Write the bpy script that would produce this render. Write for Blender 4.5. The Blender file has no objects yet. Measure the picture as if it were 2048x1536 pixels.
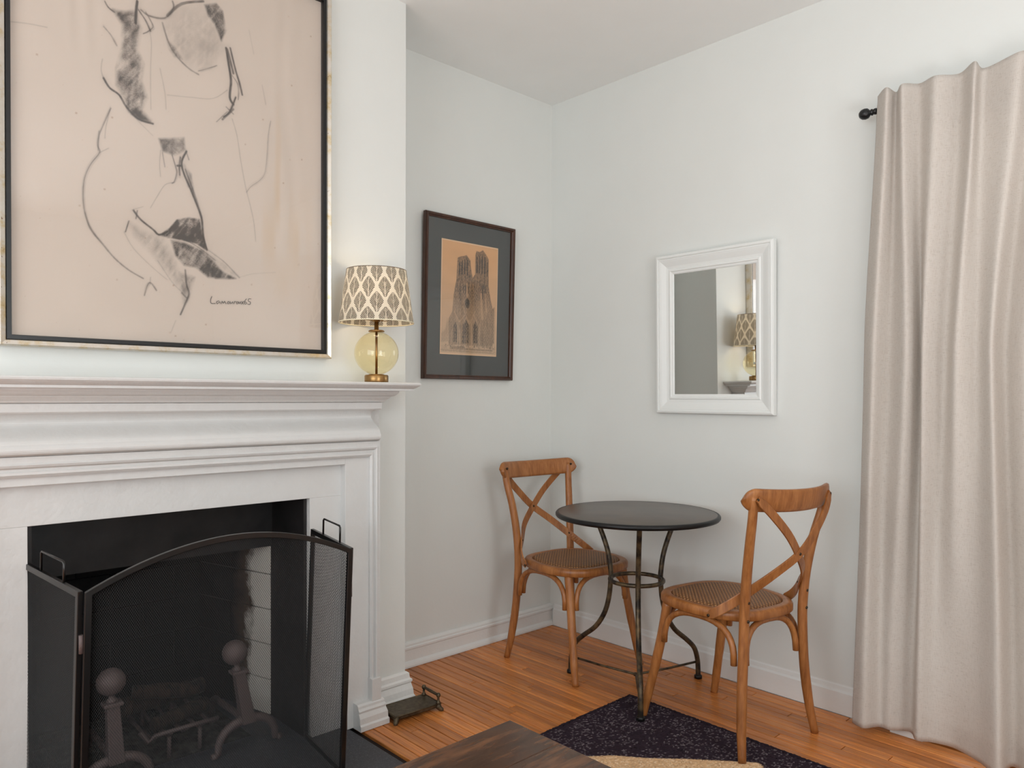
import bpy, math, random
import numpy as np
from mathutils import Vector, Matrix

# ------------------------------------------------------------------ camera, world, light, exposure
SC = bpy.context.scene
COL = SC.collection
PI = math.pi
cam_d = bpy.data.cameras.new('camera'); cam = bpy.data.objects.new('camera', cam_d); COL.objects.link(cam)
yaw, pitch, roll = 0.815, -0.0122, 0.0033
F_ = Vector((-math.sin(yaw)*math.cos(pitch), math.cos(yaw)*math.cos(pitch), math.sin(pitch)))
R0 = Vector((math.cos(yaw), math.sin(yaw), 0)); U0 = R0.cross(F_)
Rv = R0*math.cos(roll)+U0*math.sin(roll); Uv = -R0*math.sin(roll)+U0*math.cos(roll)
m = Matrix((Rv, Uv, -F_)).transposed().to_4x4(); m.translation = (2.713, -2.840, 1.2)
cam.matrix_world = m
cam_d.sensor_fit = 'HORIZONTAL'; cam_d.sensor_width = 36.0
cam_d.lens = 36.0*1486.3/2048
cam_d.shift_y = (811.2-768)/2048
cam_d.clip_start = 0.02
SC.camera = cam
SC.view_settings.view_transform = 'Standard'; SC.view_settings.look = 'None'
SC.view_settings.gamma = 1; SC.view_settings.use_curve_mapping = False
SC.view_settings.exposure = -0.04

W = bpy.data.worlds.new('sky'); SC.world = W; W.use_nodes = True
W.node_tree.nodes['Background'].inputs[0].default_value = (0.86, 0.93, 1.0, 1)
W.node_tree.nodes['Background'].inputs[1].default_value = 1.5

def area(name, loc, rot, sx, sy, power, color):
    d = bpy.data.lights.new(name, 'AREA'); d.shape = 'RECTANGLE'; d.size = sx; d.size_y = sy
    d.energy = power; d.color = color
    o = bpy.data.objects.new(name, d); o.location = loc; o.rotation_euler = rot; COL.objects.link(o)
    return o
# daylight entering through the windows of the room
area('daylight_back', (2.6, -5.12, 1.5), (PI/2, 0, 0), 2.9, 1.7, 55, (0.895, 0.965, 1.0))
area('daylight_left', (0.06, -4.05, 1.45), (0, -PI/2, 0), 1.6, 1.1, 18, (0.895, 0.965, 1.0))
area('daylight_far', (5.14, -2.38, 1.45), (0, PI/2, 0), 1.6, 1.1, 32, (0.895, 0.965, 1.0))
# upward fill added to brighten ceiling and walls; no real lamp stands here
area('ceiling_fill_light', (3.1, -2.0, .8), (PI, 0, 0), 1.0, 1.0, 26, (0.895, 0.965, 1.0))

# ------------------------------------------------------------------ helpers
class MB:
    def __init__(s): s.v = []; s.f = []; s.sm = []
    def add(s, vs, fs, smooth=False):
        n = len(s.v); s.v += [tuple(p) for p in vs]; s.f += [tuple(i+n for i in f) for f in fs]; s.sm += [smooth]*len(fs)
        return s
    def box(s, x0, x1, y0, y1, z0, z1):
        return s.add([(x0,y0,z0),(x1,y0,z0),(x1,y1,z0),(x0,y1,z0),(x0,y0,z1),(x1,y0,z1),(x1,y1,z1),(x0,y1,z1)],
                     [(0,3,2,1),(4,5,6,7),(0,1,5,4),(1,2,6,5),(2,3,7,6),(3,0,4,7)])
    def prism(s, poly, fn, a, b, smooth=False):
        """polygon (2D) extruded between a and b; fn(u,v,t) gives the 3D point"""
        n = len(poly); vs = [fn(u,v,a) for u,v in poly]+[fn(u,v,b) for u,v in poly]
        s.add(vs, [(i,(i+1)%n,n+(i+1)%n,n+i) for i in range(n)], smooth)
        k = len(s.v)-2*n
        s.f += [tuple(range(k+n-1,k-1,-1)), tuple(range(k+n,k+2*n))]; s.sm += [False,False]
        return s
    def tube(s, pts, rad, seg=12, caps=True, flat=None, closed=False, smooth=True):
        """round rod along pts; rad number or list; flat=(normal, factor) squashes the section along a direction"""
        P = [Vector(p) for p in pts]; n = len(P)
        if not hasattr(rad, '__len__'): rad = [rad]*n
        vs = []; prev = None
        for i in range(n):
            if closed: t = P[(i+1)%n]-P[i-1]
            else: t = (P[min(i+1,n-1)]-P[max(i-1,0)])
            t.normalize()
            if prev is None:
                a = Vector((0,0,1)) if abs(t.z) < .9 else Vector((1,0,0))
                u = (a-t*a.dot(t)).normalized()
            else: u = (prev-t*prev.dot(t)).normalized()
            prev = u; w = t.cross(u)
            for k in range(seg):
                an = 2*PI*k/seg; d = (u*math.cos(an)+w*math.sin(an))*rad[i]
                if flat is not None:
                    nn = Vector(flat[0]).normalized(); d = d-nn*d.dot(nn)*(1-flat[1])
                vs.append(P[i]+d)
        fs = []
        for i in range(n if closed else n-1):
            j = (i+1)%n
            for k in range(seg): fs.append((i*seg+k, i*seg+(k+1)%seg, j*seg+(k+1)%seg, j*seg+k))
        s.add(vs, fs, smooth)
        if caps and not closed:
            b = len(s.v)-n*seg
            s.f += [tuple(b+k for k in range(seg-1,-1,-1)), tuple(b+(n-1)*seg+k for k in range(seg))]; s.sm += [False,False]
        return s
    def lathe(s, prof, cx=0, cy=0, seg=32, smooth=True):
        vs = []; n = len(prof)
        for r,z in prof:
            for k in range(seg):
                a = 2*PI*k/seg; vs.append((cx+r*math.cos(a), cy+r*math.sin(a), z))
        fs = [(i*seg+k, i*seg+(k+1)%seg, (i+1)*seg+(k+1)%seg, (i+1)*seg+k) for i in range(n-1) for k in range(seg)]
        s.add(vs, fs, smooth)
        b = len(s.v)-n*seg
        if prof[0][0] > 1e-5: s.f.append(tuple(b+k for k in range(seg-1,-1,-1))); s.sm.append(False)
        if prof[-1][0] > 1e-5: s.f.append(tuple(b+(n-1)*seg+k for k in range(seg))); s.sm.append(False)
        return s
    def ribbon(s, cs, half, nrm, th):
        """flat strip: centres cs, half-width vectors, normals and thickness -> closed solid"""
        n = len(cs); vs = []
        for c,h,q in zip(cs, half, nrm):
            c = Vector(c); h = Vector(h); q = Vector(q).normalized()*th/2
            vs += [c+h+q, c+h*.86+q*1.25, c-h*.86+q*1.25, c-h+q, c-h-q, c+h-q]
        fs = []
        for i in range(n-1):
            for k in range(6): fs.append((i*6+k, (i+1)*6+k, (i+1)*6+(k+1)%6, i*6+(k+1)%6))
        s.add(vs, fs, False)
        b = len(s.v)-n*6
        s.f += [tuple(b+k for k in range(6)), tuple(b+(n-1)*6+k for k in range(5,-1,-1))]; s.sm += [False,False]
        return s
    def build(s, name, mat, parent=None, bevel=0, seg=2, local=False, subsurf=0, kind=None, label=None):
        off = Vector((0,0,0))
        if parent is not None and not local:
            q = parent
            while q is not None: off += q.location; q = q.parent
        me = bpy.data.meshes.new(name)
        v = [(p[0]-off.x, p[1]-off.y, p[2]-off.z) for p in s.v]
        if parent is None and not local and v:
            a = np.array(v); c = Vector((float((a[:,0].min()+a[:,0].max())/2), float((a[:,1].min()+a[:,1].max())/2), float(a[:,2].min())))
            v = [(p[0]-c.x, p[1]-c.y, p[2]-c.z) for p in v]
        else: c = None
        me.from_pydata(v, [], s.f); me.polygons.foreach_set('use_smooth', s.sm); me.update()
        import bmesh
        bm = bmesh.new(); bm.from_mesh(me); bmesh.ops.recalc_face_normals(bm, faces=bm.faces); bm.to_mesh(me); bm.free()
        if mat: me.materials.append(mat)
        o = bpy.data.objects.new(name, me); COL.objects.link(o)
        if c is not None: o.location = c
        if parent is not None: o.parent = parent
        if bevel:
            md = o.modifiers.new('bevel', 'BEVEL'); md.width = bevel; md.segments = seg; md.limit_method = 'ANGLE'; md.angle_limit = math.radians(35)
        if subsurf:
            md = o.modifiers.new('subsurf', 'SUBSURF'); md.levels = subsurf; md.render_levels = subsurf
        if kind: o['kind'] = kind
        if label: o['label'] = label
        return o

def thing(name, label, cat, loc, rotz=0, group=None):
    o = bpy.data.objects.new(name, None); COL.objects.link(o); o.location = loc; o.rotation_euler = (0,0,rotz)
    o.empty_display_size = .1
    o['label'] = label; o['category'] = cat
    if group: o['group'] = group
    return o
def tag(o, label, cat, group=None):
    o['label'] = label; o['category'] = cat
    if group: o['group'] = group
    return o
def structure(o): o['kind'] = 'structure'; return o

def srgb(r, g, b):
    f = lambda c: (c/255)/12.92 if c/255 <= .04045 else ((c/255+.055)/1.055)**2.4
    return (f(r), f(g), f(b), 1)

def mat(name, col, rough=.5, metal=0.0, spec=.5):
    m = bpy.data.materials.new(name); m.use_nodes = True; b = m.node_tree.nodes['Principled BSDF']
    b.inputs['Base Color'].default_value = col; b.inputs['Roughness'].default_value = rough
    b.inputs['Metallic'].default_value = metal; b.inputs['Specular IOR Level'].default_value = spec
    return m
def nodes(m): return m.node_tree.nodes, m.node_tree.links, m.node_tree.nodes['Principled BSDF']
def nd(m, t, **kw):
    n = m.node_tree.nodes.new(t)
    for k, v in kw.items():
        if k in n.inputs.keys(): n.inputs[k].default_value = v
        else: setattr(n, k, v)
    return n
def mapped(m, scale=(1,1,1), coord='Object', rot=(0,0,0)):
    tc = nd(m, 'ShaderNodeTexCoord'); mp = nd(m, 'ShaderNodeMapping'); mp.inputs['Scale'].default_value = scale; mp.inputs['Rotation'].default_value = rot
    m.node_tree.links.new(tc.outputs[coord], mp.inputs['Vector']); return mp.outputs[0]
def noise(m, vec, scale, detail=4, rough=.55, dist=0):
    n = nd(m, 'ShaderNodeTexNoise'); n.inputs['Scale'].default_value = scale; n.inputs['Detail'].default_value = detail
    n.inputs['Roughness'].default_value = rough; n.inputs['Distortion'].default_value = dist
    if vec is not None: m.node_tree.links.new(vec, n.inputs['Vector'])
    return n.outputs['Fac']
def ramp(m, fac, stops):
    r = nd(m, 'ShaderNodeValToRGB'); e = r.color_ramp.elements
    while len(e) < len(stops): e.new(.5)
    for i,(p,c) in enumerate(stops): e[i].position = p; e[i].color = c
    m.node_tree.links.new(fac, r.inputs[0]); return r.outputs[0]
def bump(m, h, strength=.3, dist=.002, prev=None):
    b = nd(m, 'ShaderNodeBump'); b.inputs['Strength'].default_value = strength; b.inputs['Distance'].default_value = dist
    m.node_tree.links.new(h, b.inputs['Height'])
    if prev is not None: m.node_tree.links.new(prev, b.inputs['Normal'])
    return b.outputs[0]
def mixc(m, fac, a, b, mode='MIX'):
    x = nd(m, 'ShaderNodeMix'); x.data_type = 'RGBA'; x.blend_type = mode
    for i, q in ((0, fac), (6, a), (7, b)):
        if hasattr(q, 'is_linked') or hasattr(q, 'links'): m.node_tree.links.new(q, x.inputs[i])
        else: x.inputs[i].default_value = q
    return x.outputs[2]
def lk(m, a, sock): m.node_tree.links.new(a, m.node_tree.nodes['Principled BSDF'].inputs[sock])

# ------------------------------------------------------------------ materials
def paint(name, col, rough=.55, b1=.12, var=.02, scale=6):
    m = mat(name, col, rough)
    v = mapped(m, (1,1,1), 'Object')
    n1 = noise(m, v, scale, 3); n2 = noise(m, v, 90, 4)
    c2 = tuple(min(1, c*(1-var*2)) for c in col[:3])+(1,)
    lk(m, mixc(m, n1, col, c2), 'Base Color')
    x = bump(m, n2, b1, .002); x = bump(m, n1, b1, .01, x); lk(m, x, 'Normal')
    return m
M_wall = paint('wall_paint', srgb(229,230,226), .6)
M_ceil = paint('ceiling_paint', srgb(247,248,246), .7, .1)
M_trim = paint('trim_paint', srgb(233,232,229), .42, .2, .02, 14)
M_mantel = paint('mantel_paint', srgb(220,219,217), .38, .28, .03, 18)
M_white = paint('white_frame_paint', srgb(236,237,234), .4, .08, .01)

def wood(name, dark, mid, light, scale=(30,30,3), rough=.42, world=False, rnd=0, b=.15):
    m = mat(name, mid, rough)
    tc = nd(m, 'ShaderNodeTexCoord'); mp = nd(m, 'ShaderNodeMapping'); mp.inputs['Scale'].default_value = scale
    if world:
        g = nd(m, 'ShaderNodeNewGeometry'); src = g.outputs['Position']
    else: src = tc.outputs['Object']
    if rnd:
        oi = nd(m, 'ShaderNodeObjectInfo'); ad = nd(m, 'ShaderNodeVectorMath', operation='ADD'); sc = nd(m, 'ShaderNodeVectorMath', operation='SCALE')
        cb = nd(m, 'ShaderNodeCombineXYZ')
        for k in range(3): m.node_tree.links.new(oi.outputs['Random'], cb.inputs[k])
        m.node_tree.links.new(cb.outputs[0], sc.inputs[0]); sc.inputs['Scale'].default_value = 37
        m.node_tree.links.new(src, ad.inputs[0]); m.node_tree.links.new(sc.outputs[0], ad.inputs[1]); src = ad.outputs[0]
    m.node_tree.links.new(src, mp.inputs['Vector'])
    n1 = noise(m, mp.outputs[0], 1.0, 6, .6, .6); n2 = noise(m, mp.outputs[0], 5.0, 5, .6)
    c = ramp(m, n1, [(.28, dark), (.5, mid), (.72, light)])
    c = mixc(m, .35, c, ramp(m, n2, [(.3, dark), (.7, light)]))
    if rnd:
        r = ramp(m, oi.outputs['Random'], [(0, (.72,.68,.64,1)), (.3, (.9,.87,.84,1)), (.7, (1.04,1.0,.96,1)), (1, (1.22,1.2,1.12,1))])
        c = mixc(m, 1.0, c, r, 'MULTIPLY')
    lk(m, c, 'Base Color'); lk(m, bump(m, n2, b, .001), 'Normal')
    return m
M_chair = wood('honey_wood', srgb(112,62,26), srgb(160,98,48), srgb(188,126,72), (26,26,4), .38)
M_floor = wood('oak_strip', srgb(136,72,30), srgb(208,126,62), srgb(240,166,94), (3,95,10), .30, True, 1, .3)
M_floor_gap = mat('floor_gap', srgb(30,15,8), .9)
M_coffee = wood('dark_stained_wood', srgb(26,14,9), srgb(60,35,21), srgb(128,84,52), (18,3,18), .22, False, 0, .2)
M_pic2frame = wood('walnut_frame', srgb(38,20,12), srgb(66,36,22), srgb(88,52,32), (20,20,4), .35)
M_black = mat('black_metal', srgb(20,19,20), .42, .3)
M_screen = mat('black_screen_metal', srgb(16,15,15), .3, 0, .6)
M_wire = mat('black_wire', srgb(24,23,23), .42, 0, .45)
M_iron = mat('dark_iron', srgb(98,84,82), .6, .2)
v = mapped(M_iron, (1,1,1)); lk(M_iron, bump(M_iron, noise(M_iron, v, 140, 4), .5, .002), 'Normal')
M_steel_soot = mat('sooty_steel', srgb(26,25,25), .5, .2)
v = mapped(M_steel_soot, (1,1,1)); n = noise(M_steel_soot, v, 9, 5)
lk(M_steel_soot, ramp(M_steel_soot, n, [(.3, srgb(18,17,17)), (.75, srgb(46,43,43))]), 'Base Color')
M_table = mat('bronze_black_metal', srgb(44,39,36), .42, .55)
n = noise(M_table, mapped(M_table, (1,1,1)), 30, 5)
lk(M_table, ramp(M_table, n, [(.38, srgb(46,40,35)), (.72, srgb(118,98,70))]), 'Base Color')
M_tabletop = mat('dark_table_top', srgb(66,57,54), .3, .3)
n = noise(M_tabletop, mapped(M_tabletop, (1,1,1)), 7, 5)
lk(M_tabletop, ramp(M_tabletop, n, [(.3, srgb(70,59,52)), (.75, srgb(96,80,68))]), 'Base Color')
M_brass = mat('aged_brass', srgb(158,124,80), .32, 1.0)
M_bronze = mat('aged_bronze', srgb(92,80,62), .45, .75)
n = noise(M_bronze, mapped(M_bronze, (1,1,1)), 60, 4)
lk(M_bronze, ramp(M_bronze, n, [(.3, srgb(66,56,42)), (.75, srgb(112,100,80))]), 'Base Color')
M_screw = mat('dark_screw', srgb(70,58,46), .35, .8)
M_knob = mat('matt_black', srgb(14,14,15), .35)

# silver leaf frame with gilt wear
M_leaf = mat('silver_gilt_leaf', srgb(196,186,170), .32, .75)
v = mapped(M_leaf, (1,1,1)); n = noise(M_leaf, v, 22, 6, .7); n2 = noise(M_leaf, v, 70, 3)
c = ramp(M_leaf, n, [(.25, srgb(150,112,66)), (.36, srgb(204,186,150)), (.5, srgb(214,207,196)), (.8, srgb(222,218,212))])
c = mixc(M_leaf, ramp(M_leaf, n2, [(.70, (0,0,0,1)), (.75, (1,1,1,1))]), c, srgb(110,66,38))
lk(M_leaf, c, 'Base Color')

def vcol_mat(name, rough=.7, bumpn=0):
    m = mat(name, (1,1,1,1), rough)
    a = nd(m, 'ShaderNodeAttribute'); a.attribute_name = 'paint'
    lk(m, a.outputs['Color'], 'Base Color')
    return m
M_draw = vcol_mat('drawing_paper'); M_print = vcol_mat('print_paper'); 
M_mat = mat('grey_green_mount', srgb(66,68,66), .9)

def glass_pane(name, gloss=1.0, tint=(1,1,1,1)):
    m = bpy.data.materials.new(name); m.use_nodes = True; nt = m.node_tree; nt.nodes.clear()
    out = nt.nodes.new('ShaderNodeOutputMaterial'); mx = nt.nodes.new('ShaderNodeMixShader')
    tr = nt.nodes.new('ShaderNodeBsdfTransparent'); tr.inputs[0].default_value = tint
    gl = nt.nodes.new('ShaderNodeBsdfGlossy'); gl.inputs['Roughness'].default_value = .02; gl.inputs[0].default_value = (gloss,gloss,gloss,1)
    lw = nt.nodes.new('ShaderNodeLayerWeight'); lw.inputs[0].default_value = .5
    p5 = nt.nodes.new('ShaderNodeMath'); p5.operation = 'POWER'; p5.inputs[1].default_value = 5
    fr = nt.nodes.new('ShaderNodeMath'); fr.operation = 'MULTIPLY_ADD'; fr.inputs[1].default_value = .96; fr.inputs[2].default_value = .04
    nt.links.new(lw.outputs['Facing'], p5.inputs[0]); nt.links.new(p5.outputs[0], fr.inputs[0])
    nt.links.new(fr.outputs[0], mx.inputs[0]); nt.links.new(tr.outputs[0], mx.inputs[1]); nt.links.new(gl.outputs[0], mx.inputs[2]); nt.links.new(mx.outputs[0], out.inputs[0])
    return m
M_glass = glass_pane('picture_glass'); M_amber = glass_pane('amber_glass', 1.0, (.975,.925,.76,1)); M_window = glass_pane('window_glass')
M_mirror = mat('mirror_silver', (.86,.87,.86,1), .015, 1.0)

# firebrick: pale painted brick, sooty deeper in and towards the top (real soot staining)
M_brick = mat('firebrick', srgb(170,160,150), .9)
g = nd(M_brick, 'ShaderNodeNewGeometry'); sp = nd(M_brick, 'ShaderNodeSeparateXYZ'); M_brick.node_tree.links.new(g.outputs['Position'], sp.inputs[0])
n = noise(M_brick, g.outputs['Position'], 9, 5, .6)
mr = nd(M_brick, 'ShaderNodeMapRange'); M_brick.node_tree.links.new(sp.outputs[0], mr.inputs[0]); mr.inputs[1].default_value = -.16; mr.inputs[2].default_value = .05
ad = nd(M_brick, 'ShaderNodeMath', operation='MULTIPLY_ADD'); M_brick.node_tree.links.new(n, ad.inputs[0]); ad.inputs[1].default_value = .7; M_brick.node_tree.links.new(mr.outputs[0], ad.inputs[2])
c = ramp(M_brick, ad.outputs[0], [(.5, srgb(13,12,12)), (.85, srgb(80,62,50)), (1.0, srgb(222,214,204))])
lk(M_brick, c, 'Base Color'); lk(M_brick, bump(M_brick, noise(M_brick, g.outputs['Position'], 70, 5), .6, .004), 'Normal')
M_mortar = mat('sooty_mortar', srgb(18,17,16), .95)
M_hearth = mat('slate_hearth', srgb(44,44,48), .5)
g = nd(M_hearth, 'ShaderNodeNewGeometry'); n = noise(M_hearth, g.outputs['Position'], 260, 3, .7); n2 = noise(M_hearth, g.outputs['Position'], 14, 4)
c = ramp(M_hearth, n, [(.35, srgb(46,47,52)), (.60, srgb(76,76,82)), (.70, srgb(150,149,150))])
lk(M_hearth, mixc(M_hearth, n2, c, srgb(54,54,58)), 'Base Color'); lk(M_hearth, bump(M_hearth, n, .4, .002), 'Normal')
M_ash = mat('ash', srgb(92,88,84), .95)
n = noise(M_ash, mapped(M_ash, (1,1,1)), 30, 6); lk(M_ash, ramp(M_ash, n, [(.35, srgb(22,21,20)), (.75, srgb(78,75,72))]), 'Base Color'); lk(M_ash, bump(M_ash, n, .8, .01), 'Normal')
M_char = mat('charred_wood', srgb(48,36,28), .9)
n = noise(M_char, mapped(M_char, (20,20,4)), 3, 6); lk(M_char, ramp(M_char, n, [(.35, srgb(12,10,9)), (.75, srgb(58,42,30))]), 'Base Color'); lk(M_char, bump(M_char, n, .8, .006), 'Normal')

# cane weave
M_cane = mat('woven_cane', srgb(140,96,60), .55)
tc = nd(M_cane, 'ShaderNodeTexCoord')
def wv(m, rot, scale):
    mp = nd(m, 'ShaderNodeMapping'); mp.inputs['Rotation'].default_value = (0,0,rot); m.node_tree.links.new(tc.outputs['Object'], mp.inputs['Vector'])
    w = nd(m, 'ShaderNodeTexWave'); w.inputs['Scale'].default_value = scale; w.inputs['Distortion'].default_value = .6; w.inputs['Detail'].default_value = 1
    m.node_tree.links.new(mp.outputs[0], w.inputs['Vector']); return w.outputs['Fac']
w1 = wv(M_cane, PI/4, 28); w2 = wv(M_cane, -PI/4, 28)
mm = nd(M_cane, 'ShaderNodeMath', operation='MULTIPLY'); M_cane.node_tree.links.new(w1, mm.inputs[0]); M_cane.node_tree.links.new(w2, mm.inputs[1])
lk(M_cane, ramp(M_cane, mm.outputs[0], [(.0, srgb(104,66,36)), (.35, srgb(158,108,64)), (1, srgb(192,142,92))]), 'Base Color')
lk(M_cane, bump(M_cane, mm.outputs[0], .9, .004), 'Normal')

# linen
M_linen = bpy.data.materials.new('linen'); M_linen.use_nodes = True
b = M_linen.node_tree.nodes['Principled BSDF']; b.inputs['Roughness'].default_value = .9; b.inputs['Specular IOR Level'].default_value = .1
g = nd(M_linen, 'ShaderNodeNewGeometry')
def wm(sc):
    mp = nd(M_linen, 'ShaderNodeMapping'); mp.inputs['Scale'].default_value = sc; M_linen.node_tree.links.new(g.outputs['Position'], mp.inputs['Vector']); return mp.outputs[0]
na = noise(M_linen, wm((60,60,900)), 1, 3, .7); nb = noise(M_linen, wm((900,900,40)), 1, 3, .7)
ad = nd(M_linen, 'ShaderNodeMath', operation='ADD'); M_linen.node_tree.links.new(na, ad.inputs[0]); M_linen.node_tree.links.new(nb, ad.inputs[1])
c = ramp(M_linen, ad.outputs[0], [(.62, srgb(184,171,159)), (.9, srgb(223,214,205)), (1.0, srgb(229,221,213))])
tr = nd(M_linen, 'ShaderNodeBsdfTranslucent'); mx = nd(M_linen, 'ShaderNodeMixShader'); mx.inputs[0].default_value = .28
M_linen.node_tree.links.new(c, b.inputs['Base Color']); M_linen.node_tree.links.new(c, tr.inputs[0])
bb = bump(M_linen, ad.outputs[0], .3, .001); M_linen.node_tree.links.new(bb, b.inputs['Normal'])
M_linen.node_tree.links.new(b.outputs[0], mx.inputs[1]); M_linen.node_tree.links.new(tr.outputs[0], mx.inputs[2])
M_linen.node_tree.links.new(mx.outputs[0], M_linen.node_tree.nodes['Material Output'].inputs[0])

# lamp shade fabric
M_shade = bpy.data.materials.new('shade_fabric'); M_shade.use_nodes = True
b = M_shade.node_tree.nodes['Principled BSDF']; b.inputs['Roughness'].default_value = .9; b.inputs['Specular IOR Level'].default_value = .1
a = nd(M_shade, 'ShaderNodeAttribute'); a.attribute_name = 'paint'
tr = nd(M_shade, 'ShaderNodeBsdfTranslucent'); mx = nd(M_shade, 'ShaderNodeMixShader'); mx.inputs[0].default_value = .35
M_shade.node_tree.links.new(a.outputs['Color'], b.inputs['Base Color']); M_shade.node_tree.links.new(a.outputs['Color'], tr.inputs[0])
M_shade.node_tree.links.new(b.outputs[0], mx.inputs[1]); M_shade.node_tree.links.new(tr.outputs[0], mx.inputs[2])
M_shade.node_tree.links.new(mx.outputs[0], M_shade.node_tree.nodes['Material Output'].inputs[0])

# rug
M_rug = mat('woven_rug', (1,1,1,1), .95, 0, .1)
a = nd(M_rug, 'ShaderNodeAttribute'); a.attribute_name = 'paint'
lk(M_rug, a.outputs['Color'], 'Base Color')

# ------------------------------------------------------------------ numpy painters
rng = np.random.default_rng(7)
def smooth_noise(h, w, ch, cw, seed=0):
    r = np.random.default_rng(seed); g = r.random((ch+2, cw+2))
    yy = np.linspace(0, ch, h); xx = np.linspace(0, cw, w); y0 = yy.astype(int); x0 = xx.astype(int)
    fy = (yy-y0)[:,None]; fx = (xx-x0)[None,:]; fy = fy*fy*(3-2*fy); fx = fx*fx*(3-2*fx)
    a = g[y0][:,x0]; b_ = g[y0][:,x0+1]; c_ = g[y0+1][:,x0]; d = g[y0+1][:,x0+1]
    return (a*(1-fx)+b_*fx)*(1-fy)+(c_*(1-fx)+d*fx)*fy
def seg_dist(Y, Z, pts):
    d = np.full(Y.shape, 9.0)
    for i in range(len(pts)//2-1):
        ax, ay, bx, by = pts[2*i], pts[2*i+1], pts[2*i+2], pts[2*i+3]
        vx, vy = bx-ax, by-ay; L = vx*vx+vy*vy+1e-12
        t = np.clip(((Y-ax)*vx+(Z-ay)*vy)/L, 0, 1)
        d = np.minimum(d, np.hypot(Y-ax-t*vx, Z-ay-t*vy))
    return d
def smooth_pts(p):
    q = np.array(p).reshape(-1,2)
    if len(q) < 3: return list(p)
    out = []
    for i in range(len(q)-1):
        p0 = q[max(i-1,0)]; p1 = q[i]; p2 = q[i+1]; p3 = q[min(i+2,len(q)-1)]
        for t in (0,.25,.5,.75):
            out.append(.5*((2*p1)+(-p0+p2)*t+(2*p0-5*p1+4*p2-p3)*t*t+(-p0+3*p1-3*p2+p3)*t**3))
    out.append(q[-1]); return [float(x) for r in out for x in r]
def poly_mask(Y, Z, pts, soft):
    q = list(pts)+list(pts[:2]); n = len(pts)//2
    ins = np.zeros(Y.shape, bool)
    for i in range(n):
        x1,y1,x2,y2 = q[2*i],q[2*i+1],q[2*i+2],q[2*i+3]
        if y1 == y2: continue
        c = ((y1 > Z) != (y2 > Z)) & (Y < (x2-x1)*(Z-y1)/(y2-y1)+x1); ins ^= c
    d = seg_dist(Y, Z, q)
    sd = np.where(ins, d, -d)
    return np.clip(.5+sd/(2*soft), 0, 1)
def window_of(Y1, Z1, pts, pad):
    a = np.array(pts).reshape(-1,2)
    i0, i1 = np.searchsorted(Z1, (a[:,1].min()-pad, a[:,1].max()+pad)); j0, j1 = np.searchsorted(Y1, (a[:,0].min()-pad, a[:,0].max()+pad))
    return slice(max(i0,0), max(i1,0)), slice(max(j0,0), max(j1,0))
def grid_obj(name, P, C, material, parent, smooth=True):
    """P (h,w,3) world points, C (h,w,3) linear colours"""
    h, w = P.shape[:2]
    off = Vector((0,0,0)); q = parent
    while q is not None: off += q.location; q = q.parent
    v = (P.reshape(-1,3)-np.array(off)).astype(np.float32)
    idx = np.arange(h*w).reshape(h,w)
    f = np.stack([idx[:-1,:-1], idx[:-1,1:], idx[1:,1:], idx[1:,:-1]], -1).reshape(-1).astype(np.int32)
    nf = (h-1)*(w-1)
    me = bpy.data.meshes.new(name); me.vertices.add(h*w); me.vertices.foreach_set('co', v.ravel())
    me.loops.add(nf*4); me.loops.foreach_set('vertex_index', f)
    me.polygons.add(nf); me.polygons.foreach_set('loop_start', np.arange(nf, dtype=np.int32)*4); me.polygons.foreach_set('loop_total', np.full(nf, 4, np.int32))
    me.update(calc_edges=True); me.validate()
    at = me.color_attributes.new('paint', 'FLOAT_COLOR', 'POINT')
    cc = np.ones((h*w,4), np.float32); cc[:,:3] = C.reshape(-1,3); at.data.foreach_set('color', cc.ravel())
    me.polygons.foreach_set('use_smooth', np.full(nf, smooth))
    me.materials.append(material)
    o = bpy.data.objects.new(name, me); COL.objects.link(o); o.parent = parent
    return o
lin = lambda r,g,b: np.array(srgb(r,g,b)[:3])

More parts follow.
